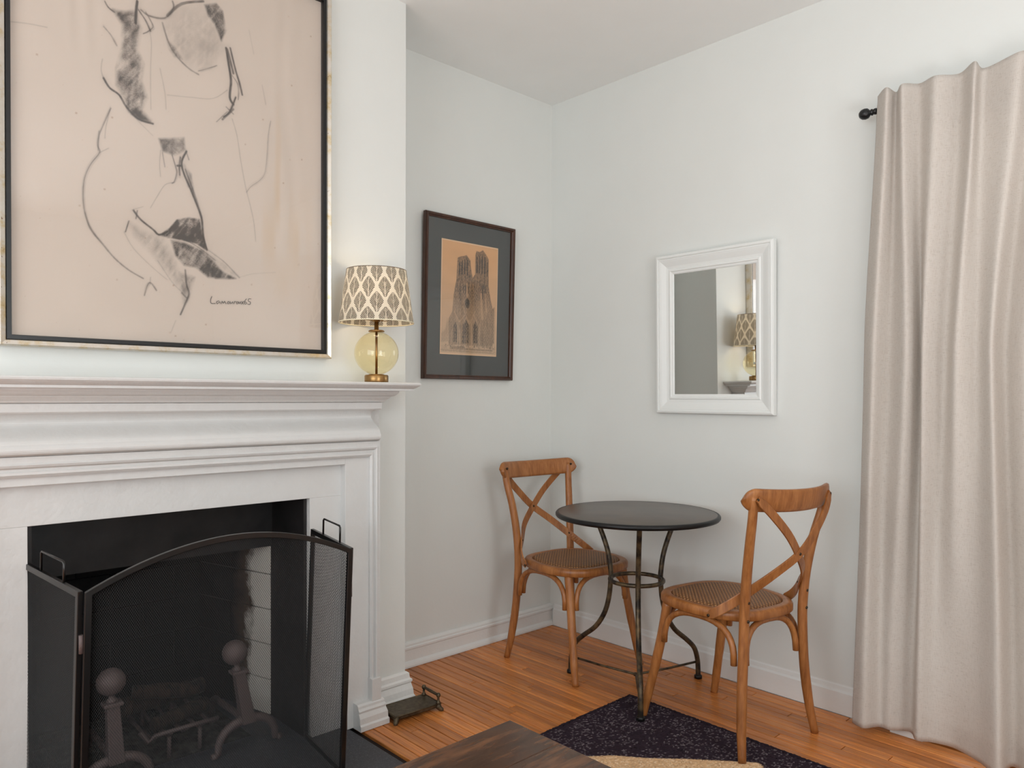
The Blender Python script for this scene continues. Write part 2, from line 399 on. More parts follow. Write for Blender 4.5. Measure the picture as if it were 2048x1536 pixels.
DRAW_LINES = [
 ([-2.2149, 2.3408, -2.2055, 2.327, -2.1895, 2.3188], 0.00288, 0.7),
 ([-2.1273, 2.3729, -2.1307, 2.3433, -2.1321, 2.3073], 0.00648, 0.9),
 ([-2.1173, 2.3516, -2.0937, 2.3421, -2.0489, 2.3507, -2.0241, 2.3887, -2.0262, 2.4099], 0.0036, 0.6),
 ([-2.0418, 2.3604, -1.999, 2.4124, -1.9329, 2.444], 0.00648, 0.6),
 ([-2.124, 2.3492, -2.1039, 2.3242, -2.0904, 2.2966], 0.00288, 0.7),
 ([-2.1039, 2.3493, -2.0835, 2.3169, -2.0918, 2.2997, -2.1108, 2.2825], 0.00216, 0.6),
 ([-2.0918, 2.2925, -2.0878, 2.2579, -2.0907, 2.1706, -2.0896, 2.0629], 0.00144, 0.3),
 ([-1.8604, 2.3206, -1.8526, 2.273, -1.8448, 2.2212, -1.8488, 2.1659, -1.837, 2.1459], 0.00648, 0.85),
 ([-1.847, 2.3249, -1.8289, 2.257, -1.8169, 2.2216, -1.8073, 2.1853], 0.00504, 0.8),
 ([-1.8408, 2.2379, -1.821, 2.2126, -1.821, 2.1659], 0.00216, 0.6),
 ([-1.8565, 2.318, -1.8368, 2.2468], 0.00648, 0.7),
 ([-1.829, 2.1714, -1.8489, 2.1195, -1.8685, 2.0974], 0.00432, 0.8),
 ([-1.8724, 2.0887, -1.837, 2.1304], 0.00576, 0.6),
 ([-1.8917, 2.076, -1.8567, 2.1174], 0.00216, 0.5),
 ([-1.8606, 2.1318, -1.837, 2.1149], 0.00288, 0.6),
 ([-2.0559, 2.3337, -2.0385, 2.2813, -2.0137, 2.2453, -1.9777, 2.2195, -1.9482, 2.2096], 0.00432, 0.45),
 ([-1.9482, 2.2209, -1.9182, 2.2376, -1.8915, 2.2549], 0.00216, 0.6),
 ([-2.0424, 2.1194, -1.9705, 2.1321, -1.9031, 2.147, -1.8566, 2.1869], 0.00144, 0.3),
 ([-2.0632, 2.1934, -2.0494, 2.1247, -2.046, 2.0746], 0.00144, 0.3),
 ([-2.2187, 2.1184, -2.203, 2.0952, -2.1773, 2.0816, -2.1579, 2.0517, -2.1249, 2.025, -2.0843, 2.021], 0.00504, 0.85),
 ([-2.2217, 2.1728, -2.225, 2.1372, -2.2125, 2.1064], 0.00144, 0.4),
 ([-2.1514, 2.0393, -2.1182, 2.0124, -2.0843, 1.9849], 0.00144, 0.25),
 ([-2.2, 2.0369, -2.216, 1.9945, -2.2318, 1.9491, -2.235, 1.9207, -2.2301, 1.9011, -2.2538, 1.8615, -2.2693, 1.8171, -2.2726, 1.7619, -2.2654, 1.7085, -2.2483, 1.6701, -2.2233, 1.6392, -2.1916, 1.6017, -2.1526, 1.5712, -2.1126, 1.5508], 0.00288, 0.55),
 ([-2.2019, 2.0329, -2.2128, 1.9814, -2.2161, 1.9459], 0.00144, 0.4),
 ([-2.2311, 1.963, -2.2338, 1.9072], 0.00216, 0.5),
 ([-2.2301, 1.9011, -2.2067, 1.919], 0.00144, 0.4),
 ([-2.2678, 1.7218, -2.2556, 1.6792, -2.2346, 1.6514], 0.00216, 0.5),
 ([-2.2183, 2.2671, -2.1993, 2.2493, -2.1834, 2.2232], 0.00216, 0.5),
 ([-1.841, 2.0983, -1.8251, 2.0478, -1.8132, 1.9725, -1.7971, 1.8895, -1.7809, 1.8294, -1.7686, 1.776, -1.762, 1.7134], 0.00144, 0.4),
 ([-1.7931, 1.8706, -1.7767, 1.8935, -1.7519, 1.9143, -1.7309, 1.9426, -1.7224, 2.0006, -1.7181, 2.0738, -1.7096, 2.1242], 0.0018, 0.45),
 ([-1.7391, 2.2363, -1.7265, 2.1759], 0.00144, 0.3),
 ([-1.7844, 2.4041, -1.7681, 2.3307], 0.00144, 0.2),
 ([-2.0568, 1.9406, -2.0499, 1.8983], 0.00216, 0.5),
 ([-2.0623, 1.9466, -2.0652, 1.9023, -2.0625, 1.8664], 0.00144, 0.35),
 ([-2.0286, 1.9396, -2.018, 1.9051, -2.0145, 1.8874, -2.0217, 1.8601, -2.0288, 1.8528], 0.00288, 0.6),
 ([-2.0036, 1.9378, -2.0073, 1.9074, -2.0059, 1.8818], 0.0036, 0.7),
 ([-2.013, 1.9099, -2.0, 1.9127], 0.00576, 0.7),
 ([-1.9855, 1.9605, -2.0, 1.9238, -1.9929, 1.8882, -1.971, 1.8403, -1.9452, 1.7773, -1.9378, 1.7483, -1.9341, 1.7035, -1.9229, 1.6633], 0.00504, 0.85),
 ([-1.9855, 1.9568, -1.9782, 1.936], 0.00288, 0.5),
 ([-1.9892, 1.9038, -1.96, 1.8274, -1.9393, 1.7632], 0.0036, 0.6),
 ([-2.0253, 1.8557, -2.05, 1.8434, -2.071, 1.8066, -2.0917, 1.7666], 0.00144, 0.35),
 ([-2.1389, 1.7497, -2.1189, 1.7259, -2.085, 1.7026, -2.0678, 1.6892, -2.0433, 1.7018], 0.00504, 0.8),
 ([-2.1289, 1.7514, -2.1323, 1.7273], 0.00288, 0.7),
 ([-2.1522, 1.7168, -2.1615, 1.6835], 0.00288, 0.7),
 ([-2.1456, 1.7499, -2.1121, 1.7665], 0.00144, 0.3),
 ([-1.9267, 1.6666, -1.873, 1.6355, -1.8416, 1.6083, -1.8177, 1.586], 0.00216, 0.4),
 ([-1.9898, 1.5906, -1.9862, 1.5462, -1.979, 1.517, -1.9937, 1.4782, -2.0046, 1.4513], 0.00432, 0.65),
 ([-2.0008, 1.5186, -1.9863, 1.5051], 0.00432, 0.5),
 ([-2.019, 1.4316, -2.0333, 1.3936], 0.00216, 0.2),
 ([-2.1094, 1.5007, -2.1025, 1.5267, -2.0923, 1.5408, -2.0751, 1.5186], 0.00288, 0.6),
 ([-2.0922, 1.5567, -2.0936, 1.5348], 0.00144, 0.4),
 ([-2.0714, 1.61, -2.0295, 1.549, -1.9972, 1.519], 0.00144, 0.35),
 ([-2.1655, 1.6829, -2.1392, 1.637, -2.0853, 1.5865, -2.0436, 1.5548], 0.00144, 0.3),
 ([-2.0433, 1.6834, -2.0005, 1.6861, -1.9492, 1.6672, -1.8962, 1.6325], 0.00216, 0.5),
 ([-2.4446, 2.203, -2.405, 2.2115, -2.3597, 2.2166], 0.00144, 0.35),
 ([-1.8177, 1.5876, -1.7687, 1.6051, -1.6928, 1.6179], 0.00144, 0.15),
 ([-1.9079, 1.5162, -1.9117, 1.5044, -1.9095, 1.4947, -1.8964, 1.4951], 0.00144, 0.8),
 ([-1.8848, 1.5046, -1.8926, 1.5008, -1.8903, 1.4948, -1.8825, 1.5017, -1.881, 1.4956], 0.00144, 0.8),
 ([-1.8763, 1.4961, -1.8748, 1.5039, -1.8701, 1.4982, -1.8669, 1.5046, -1.8623, 1.4973], 0.00144, 0.8),
 ([-1.856, 1.5041, -1.8575, 1.4985, -1.8512, 1.4991, -1.8528, 1.5051, -1.856, 1.5041], 0.00144, 0.8),
 ([-1.8481, 1.5056, -1.8465, 1.4987, -1.8401, 1.5055, -1.8394, 1.4993], 0.00144, 0.8),
 ([-1.8354, 1.4997, -1.8338, 1.5069, -1.8298, 1.5064], 0.00144, 0.8),
 ([-1.8274, 1.5059, -1.8274, 1.5004, -1.8226, 1.5016, -1.8234, 1.507, -1.8274, 1.5059], 0.00144, 0.8),
 ([-1.8202, 1.5073, -1.8186, 1.5012, -1.8145, 1.5078, -1.8137, 1.5016], 0.00144, 0.8),
 ([-1.8113, 1.5097, -1.804, 1.5009], 0.00144, 0.8),
 ([-1.804, 1.5103, -1.8113, 1.5002], 0.00144, 0.8),
 ([-1.7943, 1.5191, -1.8008, 1.509, -1.7983, 1.5014, -1.7926, 1.5058, -1.7992, 1.5092], 0.00144, 0.85),
 ([-1.7787, 1.5206, -1.7861, 1.5199, -1.7877, 1.5126, -1.7804, 1.5093, -1.7828, 1.5019, -1.7894, 1.5021], 0.00144, 0.85),
]
DRAW_SMUDGES = [
 ([-2.1927, 2.3246, -2.1637, 2.328, -2.1374, 2.3409, -2.1175, 2.2981, -2.1277, 2.2307, -2.111, 2.1931, -2.1179, 2.1411, -2.1011, 2.0957, -2.1181, 2.0553, -2.0842, 2.0246, -2.1182, 2.0231, -2.1514, 2.0393, -2.1644, 2.0782, -2.1837, 2.1078, -2.1836, 2.1567, -2.1672, 2.225, -2.167, 2.2882], 0.62, 0.0075),
 ([-2.1637, 2.328, -2.1307, 2.3362, -2.1242, 2.2958, -2.1476, 2.2243, -2.1641, 2.1767, -2.1671, 2.2531], 0.35, 0.0075),
 ([-2.1644, 2.0782, -2.1381, 2.0713, -2.1114, 2.0356, -2.0842, 2.0225, -2.1249, 2.0235, -2.1514, 2.0393], 0.5, 0.0045),
 ([-1.9291, 2.4341, -1.8912, 2.4517, -1.8719, 2.4357, -1.8603, 2.3784, -1.8759, 2.3386, -1.8951, 2.3818, -1.9179, 2.4042], 0.75, 0.0045),
 ([-2.0489, 2.3288, -1.9991, 2.3903, -1.9329, 2.4177, -1.8951, 2.3741, -1.8721, 2.313, -1.9106, 2.2399, -1.9703, 2.2291, -2.0137, 2.26], 0.2, 0.0165),
 ([-2.042, 2.2875, -2.0208, 2.2724, -1.9994, 2.2424, -2.0209, 2.243, -2.035, 2.2605], 0.5, 0.006),
 ([-2.0671, 1.9803, -1.9926, 2.0012, -1.9884, 1.9636, -2.0215, 1.9397, -2.0568, 1.9442], 0.5, 0.0045),
 ([-1.9928, 1.9179, -1.9709, 1.8927, -1.9637, 1.8342, -1.982, 1.8531], 0.35, 0.0045),
 ([-2.0678, 1.687, -2.0362, 1.7139, -2.0148, 1.7432, -1.9785, 1.7566, -1.9453, 1.7562, -1.9379, 1.7181, -1.9229, 1.6595, -1.9566, 1.6775, -2.0005, 1.6824, -2.0363, 1.6845], 0.82, 0.003),
 ([-2.0327, 1.6776, -1.9933, 1.676, -1.9342, 1.658, -1.9039, 1.6315, -1.8731, 1.6007, -1.8297, 1.5823, -1.8653, 1.5761, -1.9192, 1.5762, -1.9567, 1.6021, -1.9934, 1.6051, -2.0186, 1.6316], 0.66, 0.0045),
 ([-2.149, 1.7103, -2.1123, 1.6911, -2.0574, 1.6777, -2.0293, 1.6302, -2.008, 1.5662, -1.9936, 1.523, -2.0294, 1.5638, -2.0852, 1.63, -2.1325, 1.6737], 0.28, 0.012),
 ([-2.0079, 1.5811, -1.9605, 1.5715, -1.9716, 1.5327, -1.9937, 1.4782, -2.0023, 1.5296], 0.35, 0.006),
 ([-1.9267, 1.621, -1.8808, 1.6036, -1.8377, 1.5815, -1.8963, 1.5749], 0.5, 0.00375),
 ([-1.9342, 1.658, -1.8652, 1.6287, -1.8177, 1.5876, -1.8653, 1.5977], 0.15, 0.006),
]
PRINT_DARK = [
 ([-0.655, 1.8435, -0.6358, 1.8517, -0.6194, 1.8556, -0.6007, 1.8621, -0.5779, 1.839, -0.5725, 1.799, -0.5601, 1.7539, -0.559, 1.4389, -0.6991, 1.4377, -0.7031, 1.5567, -0.6814, 1.5924, -0.6744, 1.6729, -0.6599, 1.7429], 0.55, 0.0016),
 ([-0.5474, 1.8721, -0.5398, 1.8895, -0.5204, 1.8874, -0.501, 1.8989, -0.4813, 1.8809, -0.463, 1.8596, -0.4609, 1.7292, -0.4471, 1.671, -0.4324, 1.6246, -0.4276, 1.4333, -0.5651, 1.4386, -0.5662, 1.7532, -0.5471, 1.7787], 0.55, 0.0016),
 ([-0.6377, 1.7453, -0.6191, 1.7589, -0.6175, 1.713, -0.6298, 1.5966, -0.6483, 1.5665, -0.6412, 1.6761], 0.6, 0.0024),
 ([-0.5699, 1.7179, -0.5584, 1.7191, -0.5655, 1.5669, -0.577, 1.566], 0.5, 0.0024),
 ([-0.516, 1.747, -0.5059, 1.7481, -0.5114, 1.5591, -0.5232, 1.57], 0.5, 0.0024),
 ([-0.5391, 1.686, -0.5275, 1.6871, -0.5271, 1.5873, -0.5387, 1.5864], 0.5, 0.0016),
 ([-0.4644, 1.61, -0.4204, 1.6316, -0.4196, 1.4577, -0.4637, 1.4376, -0.5149, 1.441, -0.4957, 1.5366], 0.6, 0.004),
 ([-0.6, 1.6627, -0.5773, 1.6648, -0.5734, 1.6303, -0.5808, 1.5657, -0.5998, 1.5991], 0.5, 0.0024),
 ([-0.6218, 1.4473, -0.6184, 1.5341, -0.5997, 1.5672, -0.5807, 1.5367, -0.5788, 1.4495], 0.95, 0.0016),
 ([-0.6737, 1.4504, -0.6739, 1.5246, -0.6615, 1.5512, -0.6496, 1.5262, -0.6494, 1.4516], 0.9, 0.0016),
 ([-0.5521, 1.4509, -0.5539, 1.5327, -0.5402, 1.56, -0.523, 1.5289, -0.525, 1.4523], 0.95, 0.0016),
 ([-0.7565, 1.446, -0.6992, 1.4547, -0.6994, 1.5342, -0.7104, 1.5618, -0.721, 1.5101, -0.746, 1.486], 0.25, 0.0032),
 ([-0.6919, 1.4323, -0.603, 1.4338, -0.603, 1.4251, -0.6918, 1.4221], 0.6, 0.0016),
 ([-0.7458, 1.4156, -0.4316, 1.4122, -0.4315, 1.4074, -0.7458, 1.4111], 0.4, 0.0016),
 ([-0.6918, 1.4267, -0.4236, 1.4263, -0.4316, 1.4182, -0.6918, 1.4181], 0.5, 0.0016),
 ([-0.6454, 1.8247, -0.6387, 1.8255, -0.6385, 1.7682, -0.6452, 1.7674], 0.95, 0.0012),
 ([-0.6306, 1.8323, -0.6246, 1.8331, -0.6244, 1.7698, -0.6304, 1.7691], 0.95, 0.0012),
 ([-0.6156, 1.84, -0.6082, 1.8409, -0.6079, 1.7717, -0.6154, 1.7708], 0.95, 0.0012),
 ([-0.5984, 1.8422, -0.5916, 1.8431, -0.5913, 1.7678, -0.5981, 1.767], 0.95, 0.0012),
 ([-0.5397, 1.8614, -0.5328, 1.8623, -0.5325, 1.7862, -0.5394, 1.7854], 0.95, 0.0012),
 ([-0.525, 1.8692, -0.518, 1.8701, -0.5177, 1.7821, -0.5247, 1.7813], 0.95, 0.0012),
 ([-0.5079, 1.8744, -0.5001, 1.8755, -0.4998, 1.7841, -0.5076, 1.7832], 0.95, 0.0012),
 ([-0.4907, 1.8679, -0.4836, 1.8688, -0.4833, 1.786, -0.4903, 1.7852], 0.95, 0.0012),
 ([-0.4748, 1.8462, -0.4685, 1.8471, -0.4682, 1.7759, -0.4745, 1.7752], 0.95, 0.0012),
 ([-0.619, 1.7186, -0.6137, 1.7191, -0.6136, 1.6787, -0.6189, 1.6782], 0.95, 0.0012),
 ([-0.607, 1.7198, -0.6017, 1.7204, -0.6016, 1.6799, -0.6069, 1.6794], 0.95, 0.0012),
 ([-0.5889, 1.7159, -0.5843, 1.7164, -0.5842, 1.6816, -0.5888, 1.6812], 0.95, 0.0012),
 ([-0.5003, 1.731, -0.4941, 1.7317, -0.4938, 1.6667, -0.5001, 1.6661], 0.95, 0.0012),
 ([-0.4846, 1.7267, -0.4783, 1.7274, -0.4781, 1.6682, -0.4844, 1.6676], 0.95, 0.0012),
 ([-0.5757, 1.6388, -0.5779, 1.627, -0.5832, 1.6172, -0.5908, 1.6137, -0.5984, 1.616, -0.6044, 1.6241, -0.606, 1.6361, -0.6045, 1.6484, -0.5993, 1.6581, -0.5917, 1.6617, -0.5841, 1.6595, -0.578, 1.6514], 0.95, 0.0012),
]
PRINT_LIGHT = [
 ([-0.6704, 1.5933, -0.6393, 1.547], 0.0035),
 ([-0.6393, 1.547, -0.6073, 1.5811], 0.0035),
 ([-0.6187, 1.6206, -0.5998, 1.5817, -0.5807, 1.5512], 0.0028),
 ([-0.6109, 1.5404, -0.5975, 1.5703, -0.5792, 1.5426], 0.0035),
 ([-0.5503, 1.5855, -0.5231, 1.5465], 0.0028),
 ([-0.5769, 1.5427, -0.5426, 1.6037], 0.0028),
 ([-0.5942, 1.4894, -0.594, 1.4372], 0.0028),
 ([-0.6062, 1.4886, -0.606, 1.4366], 0.0021),
 ([-0.6482, 1.5378, -0.6464, 1.4403], 0.0049),
 ([-0.5655, 1.5435, -0.5613, 1.4446], 0.0063),
 ([-0.508, 1.689, -0.4958, 1.572], 0.0098),
 ([-0.4805, 1.6916, -0.4723, 1.6094], 0.0063),
 ([-0.5965, 1.7267, -0.5925, 1.6692], 0.0084),
 ([-0.637, 1.5098, -0.633, 1.441], 0.0056),
 ([-0.6848, 1.5068, -0.6831, 1.4385], 0.0035),
 ([-0.6992, 1.4405, -0.4317, 1.4391], 0.0042),
 ([-0.5114, 1.5473, -0.5141, 1.447], 0.0035),
]


# ------------------------------------------------------------------ the room
H = 2.727; XB = .307; YB0, YB1 = -2.847, -1.147       # chimney breast
XR, YF = 5.2, -5.2
def wall(name, mb, m=None): return structure(mb.build(name, m or M_wall))
# floor: dark base slab with oak strips on it
fl = MB().box(-.12, XR+.12, YF-.12, .12, -.12, -.012).build('floor', M_floor_gap); structure(fl)
random.seed(5)
def plank_mesh(L, wd):
    x0,x1 = -L/2, L/2; y0,y1 = -wd/2, wd/2; c = .0016
    mb = MB(); mb.v = [(x0,y0,-.012),(x1,y0,-.012),(x1,y1,-.012),(x0,y1,-.012),(x0,y0,-c),(x1,y0,-c),(x1,y1,-c),(x0,y1,-c),(x0+c,y0+c,0),(x1-c,y0+c,0),(x1-c,y1-c,0),(x0+c,y1-c,0)]
    mb.f = [(0,1,5,4),(1,2,6,5),(2,3,7,6),(3,0,4,7),(4,5,9,8),(5,6,10,9),(6,7,11,10),(7,4,8,11),(8,9,10,11)]; mb.sm = [False]*9
    me = bpy.data.meshes.new('plank'); me.from_pydata(mb.v, [], mb.f); me.materials.append(M_floor); me.update(); return me
PW = .040; rest = MB(); lens = [.55,.8,1.05,1.3,1.6,1.9]; meshes = {L: plank_mesh(L-.0026, PW-.0032) for L in lens}
HX0, HX1, HY0, HY1 = -.2, .80, -2.58, -1.44             # hearth slab footprint
row = 0; y = -.012
while y > -2.1:
    yc = y-PW/2
    x = -.02-random.random()*.5 if not (HY0-.03 < yc < HY1+.03) else HX1+.001
    x = max(x, HX1+.001 if (HY0-.03 < yc < HY1+.03) else -.45)
    while x < 3.3:
        L = random.choice(lens)
        if x+L > -.02:
            o = bpy.data.objects.new('plank', meshes[L]); COL.objects.link(o)
            o.parent = fl; o.location = Vector((x+L/2, yc, random.uniform(-.0006,.0003)))-fl.location
        x += L
    while x < XR: rest.box(x, min(x+1.0,XR)-.001, yc-PW/2, yc+PW/2-.001, -.012, 0); x += 1.0
    y -= PW
PW = .08
while y > YF:
    x = 0 if not (HY0-.03 < y-PW/2 < HY1) else HX1+.001
    while x < XR: rest.box(x, min(x+1.1,XR)-.001, y-PW, y-.001, -.012, 0); x += 1.1
    y -= PW
rest.build('floorboards', M_floor, fl, kind='stuff')

structure(MB().box(-.12, XR+.12, YF-.12, .12, H, H+.1).build('ceiling', M_ceil))
# left wall (x=0) with a window south of the chimney breast
mb = MB(); mb.box(-.12, 0, -3.4, -2.62, -.12, H); mb.box(-.12, 0, -2.62, -1.36, .945, H); mb.box(-.12, 0, -1.36, .12, -.12, H); mb.box(-.12, 0, -2.62, -1.36, -.12, -.02); mb.box(-.12, 0, YF-.12, -4.7, -.12, H); mb.box(-.12, 0, -4.7, -3.4, -.12, .65); mb.box(-.12, 0, -4.7, -3.4, 2.25, H)
wall('wall_left', mb)
# right wall (y=0) with a glazed door behind the curtain
DX0, DX1, DZ = 1.82, 3.35, 2.08
mb = MB(); mb.box(-.0, DX0, 0, .12, -.12, H); mb.box(DX1, XR+.12, 0, .12, -.12, H); mb.box(DX0, DX1, 0, .12, DZ, H)
wall('wall_right', mb)
mb = MB(); mb.box(XR, XR+.12, YF-.12, -3.05, -.12, H); mb.box(XR, XR+.12, -1.72, 0, -.12, H); mb.box(XR, XR+.12, -3.05, -1.72, -.12, .6); mb.box(XR, XR+.12, -3.05, -1.72, 2.3, H); wall('wall_far', mb)
mb = MB(); mb.box(0, 1.1, YF-.12, YF, -.12, H); mb.box(4.1, XR, YF-.12, YF, -.12, H); mb.box(1.1, 4.1, YF-.12, YF, -.12, .6); mb.box(1.1, 4.1, YF-.12, YF, 2.4, H)
wall('wall_back', mb)
# chimney breast with the fireplace opening
OY0, OY1, OZ = -2.416, -1.579, .843
mb = MB(); mb.box(0.001, XB, OY1, YB1, 0, H); mb.box(0.001, XB, YB0, OY0, 0, H); mb.box(0.001, XB, OY0, OY1, OZ, H)
wall('wall_chimney', mb)

def window(name, ax, pos, a0, a1, z0, z1, na, nz):
    """framed window in the wall plane; ax 0: plane x=pos, ax 1: plane y=pos"""
    fn = (lambda a0,a1,t0,t1,z0,z1: (t0,t1,a0,a1,z0,z1)) if ax == 0 else (lambda a0,a1,t0,t1,z0,z1: (a0,a1,t0,t1,z0,z1))
    mb = MB(); w = .06; t0, t1 = pos-.03, pos+.03
    mb.box(*fn(a0,a0+w,t0,t1,z0,z1)); mb.box(*fn(a1-w,a1,t0,t1,z0,z1)); mb.box(*fn(a0+w,a1-w,t0,t1,z0,z0+w)); mb.box(*fn(a0+w,a1-w,t0,t1,z1-w,z1))
    o = structure(mb.build(name, M_trim))
    iw = (a1-a0-2*w)/na; ih = (z1-z0-2*w)/nz
    for i in range(1, na): MB().box(*fn(a0+w+iw*i-.012, a0+w+iw*i+.012, pos-.014, pos+.014, z0+w, z1-w)).build('muntin', M_trim, o)
    for j in range(1, nz): MB().box(*fn(a0+w, a1-w, pos-.012, pos+.012, z0+w+ih*j-.012, z0+w+ih*j+.012)).build('muntin', M_trim, o)
    for i in range(na):
        for j in range(nz):
            MB().box(*fn(a0+w+iw*i+.003, a0+w+iw*(i+1)-.003, pos-.002, pos+.002, z0+w+ih*j+.003, z0+w+ih*(j+1)-.003)).build('pane', M_window, o)
    return o
window('window_1', 0, -.07, -4.7, -3.4, .65, 2.25, 2, 3)
window('window_2', 1, YF-.07, 1.1, 4.1, .6, 2.4, 4, 2)
window('window_3', 0, XR+.07, -3.05, -1.72, .6, 2.3, 2, 2)
window('door_1', 1, .07, DX0, DX1, 0.0105, DZ, 3, 5)
# door casing
mb = MB()
mb.box(DX0-.1, DX0, -.022, 0, .13, DZ+.1); mb.box(DX1, DX1+.1, -.022, 0, .13, DZ+.1); mb.box(DX0, DX1, -.022, 0, DZ, DZ+.1)
mb.box(DX0-.088, DX0-.07, -.032, -.022, .13, DZ+.1); mb.box(DX0-.105, DX0+.004, -.034, 0, 0.001, .13)
structure(mb.build('trim_1', M_trim, bevel=.003))

structure(MB().box(DX0, DX1, -.0, .12, -.0118, .010).build('trim_2', M_floor, bevel=.002))
# baseboards
def board_profile(h, t, fancy=True):
    if fancy: return [(0,0),(t+.014,0),(t+.014,.008),(t+.010,.018),(t,.026),(t,h-.034),(t+.004,h-.030),(t+.004,h-.022),(t-.002,h-.018),(t-.002,h-.010),(t-.007,h-.004),(t-.012,h),(0,h)]
    return [(0,0),(t,0),(t,h-.03),(t-.006,h-.022),(t-.008,h-.008),(t-.014,h),(0,h)]
structure(MB().prism(board_profile(.108,.017), lambda u,v,t: (u+.0005,t,v+.001), YB1+.031, -.0005).build('baseboard_left', M_trim))
structure(MB().prism(board_profile(.112,.012,False), lambda u,v,t: (t,-u-.0005,v+.001), .032, DX0-.105).build('baseboard_right', M_trim))
# strip round the right part of the chimney breast, with mitred corner
pr = [(0,.001),(.030,.001),(.030,.022),(.025,.030),(.023,.052),(.017,.074),(.021,.080),(.021,.088),(.014,.094),(.012,.112),(.004,.118),(0,.118)]
mb = MB(); n = len(pr)
vs = [(XB+u, -1.325, z) for u,z in pr]+[(XB+u, YB1+u, z) for u,z in pr]+[(.001, YB1+u, z) for u,z in pr]
mb.add(vs, [(k*n+i,k*n+(i+1)%n,(k+1)*n+(i+1)%n,(k+1)*n+i) for k in range(2) for i in range(n)]+[tuple(range(n)), tuple(range(2*n,3*n))])
structure(mb.build('baseboard_chimney', M_trim))

# ------------------------------------------------------------------ firebox: hearth, steel surround, bricks
hearth = MB().box(HX0, HX1, HY0, HY1, -.0115, .002).build('hearth', M_hearth, bevel=.001)
tag(hearth, 'speckled black slate hearth slab on the floor before and inside the fireplace', 'hearth')
fb = thing('firebox', 'sooty brick firebox with black steel surround inside the white fireplace', 'fireplace', (.0,-1.98,.003))
XS = .085; BX = -.33                                       # steel plate plane, back of the firebox
mb = MB()
mb.box(XS-.004, XS, OY0-.02, OY1+.02, .640, OZ+.10)       # hood plate
hood = mb.build('hood_plate', M_steel_soot, fb)
mb = MB(); mb.box(XS-.03, .330, OY1-.013, OY1-.003, .003, OZ+.02); mb.build('steel_jamb', M_steel_soot, fb)
mb = MB(); mb.box(XS-.03, .330, OY0+.003, OY0+.013, .003, OZ+.02); mb.build('steel_jamb', M_steel_soot, fb)
mb = MB(); mb.box(BX-.16, BX-.135, -2.5, -1.3, .003, .95); mb.box(BX-.14, 0, -1.36, -1.335, .003, .95); mb.box(BX-.14, 0, -2.65, -2.625, .003, .95); mb.box(BX-.14, XS+.02, -2.65, -1.335, .95, .97)
mb.box(BX-.14, HX0+.001, -2.65, -1.335, -.02, .0015)
mb.build('firebox_shell', M_mortar, fb)
# bricks laid in courses: right splayed cheek, back, left cheek
def brick_mesh(L, h, t):
    mb = MB(); c = .003
    mb.box(-L/2,L/2,-t/2,t/2,-h/2,h/2)
    me = bpy.data.meshes.new('brick'); me.from_pydata(mb.v, [], mb.f); me.materials.append(M_brick); me.update(); return me
ch = .132
bms = {L: brick_mesh(L-.004, ch-.004, .06) for L in (.228,.114)}
def brick_wall(p0, p1, nrm, rows=6, z0=.003):
    d = Vector((p1[0]-p0[0], p1[1]-p0[1], 0)); T = d.length; d.normalize(); ang = math.atan2(d.y, d.x)
    for r in range(rows):
        s = 0; first = .114 if r % 2 else .228
        while s < T-.05:
            L = first if s == 0 else .228
            if s+L > T+.08: L = .114
            c = Vector((p0[0],p0[1],0))+d*(s+L/2)-Vector((nrm[0],nrm[1],0)).normalized()*(.03+random.uniform(-.0015,.0015))
            o = bpy.data.objects.new('brick', bms[L]); COL.objects.link(o); o.parent = fb
            o.location = c+Vector((0,0,z0+ch*(r+.5)))-fb.location; o.rotation_euler = (0,0,ang+random.uniform(-.004,.004)); s += L
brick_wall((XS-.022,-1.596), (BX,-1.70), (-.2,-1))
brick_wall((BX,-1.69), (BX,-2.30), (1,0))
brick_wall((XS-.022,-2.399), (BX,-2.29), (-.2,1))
# ash bed
na, nb_ = 26, 34; vs = []; fs = []
for i in range(na):
    for j in range(nb_):
        xx = -.31+.50*i/(na-1); yy = -2.27+.55*j/(nb_-1); e = min(1, min(i,na-1-i,j,nb_-1-j)/5)
        vs.append((xx, yy, .003+e*(.014+.018*random.random())))
fs = [(i*nb_+j,i*nb_+j+1,(i+1)*nb_+j+1,(i+1)*nb_+j) for i in range(na-1) for j in range(nb_-1)]
ash = MB().add(vs, fs, True).build('ash', M_ash); ash['kind'] = 'stuff'; tag(ash, 'grey ash bed on the firebox floor under the grate', 'ash')

# ------------------------------------------------------------------ mantelpiece
mp = thing('mantelpiece', 'white painted wooden fireplace mantelpiece with deep moulded shelf on the chimney breast', 'mantelpiece', (XB,-1.997,0))
CY = -1.997                                                 # axis of the mantel
def mir(y): return 2*CY-y
# surround around the opening (flat, chipped paint)
mb = MB(); xs0, xs1 = XB+.0005, .350; yi = -1.458
mb.box(xs0, xs1, OY1, yi+.01, .002, OZ); mb.box(xs0, xs1, mir(yi)-.01, OY0, .002, OZ); mb.box(xs0, xs1, mir(yi)-.01, yi+.01, OZ, .962)
mb.build('surround', M_mantel, mp, bevel=.0015)
# casing boards
xc1 = .382
mb = MB(); yo = -1.358
mb.box(xs1-.03, xc1, yi, yo, .002, .985)
mb.build('pilaster_board', M_mantel, mp, bevel=.0015)
mb = MB(); mb.box(xs1-.03, xc1, mir(yo), mir(yi), .002, .985); mb.build('pilaster_board', M_mantel, mp, bevel=.0015)
mb = MB(); mb.box(xs1-.03, xc1, mir(yi), yi, .956, .985); mb.build('header_board', M_mantel, mp, bevel=.0015)
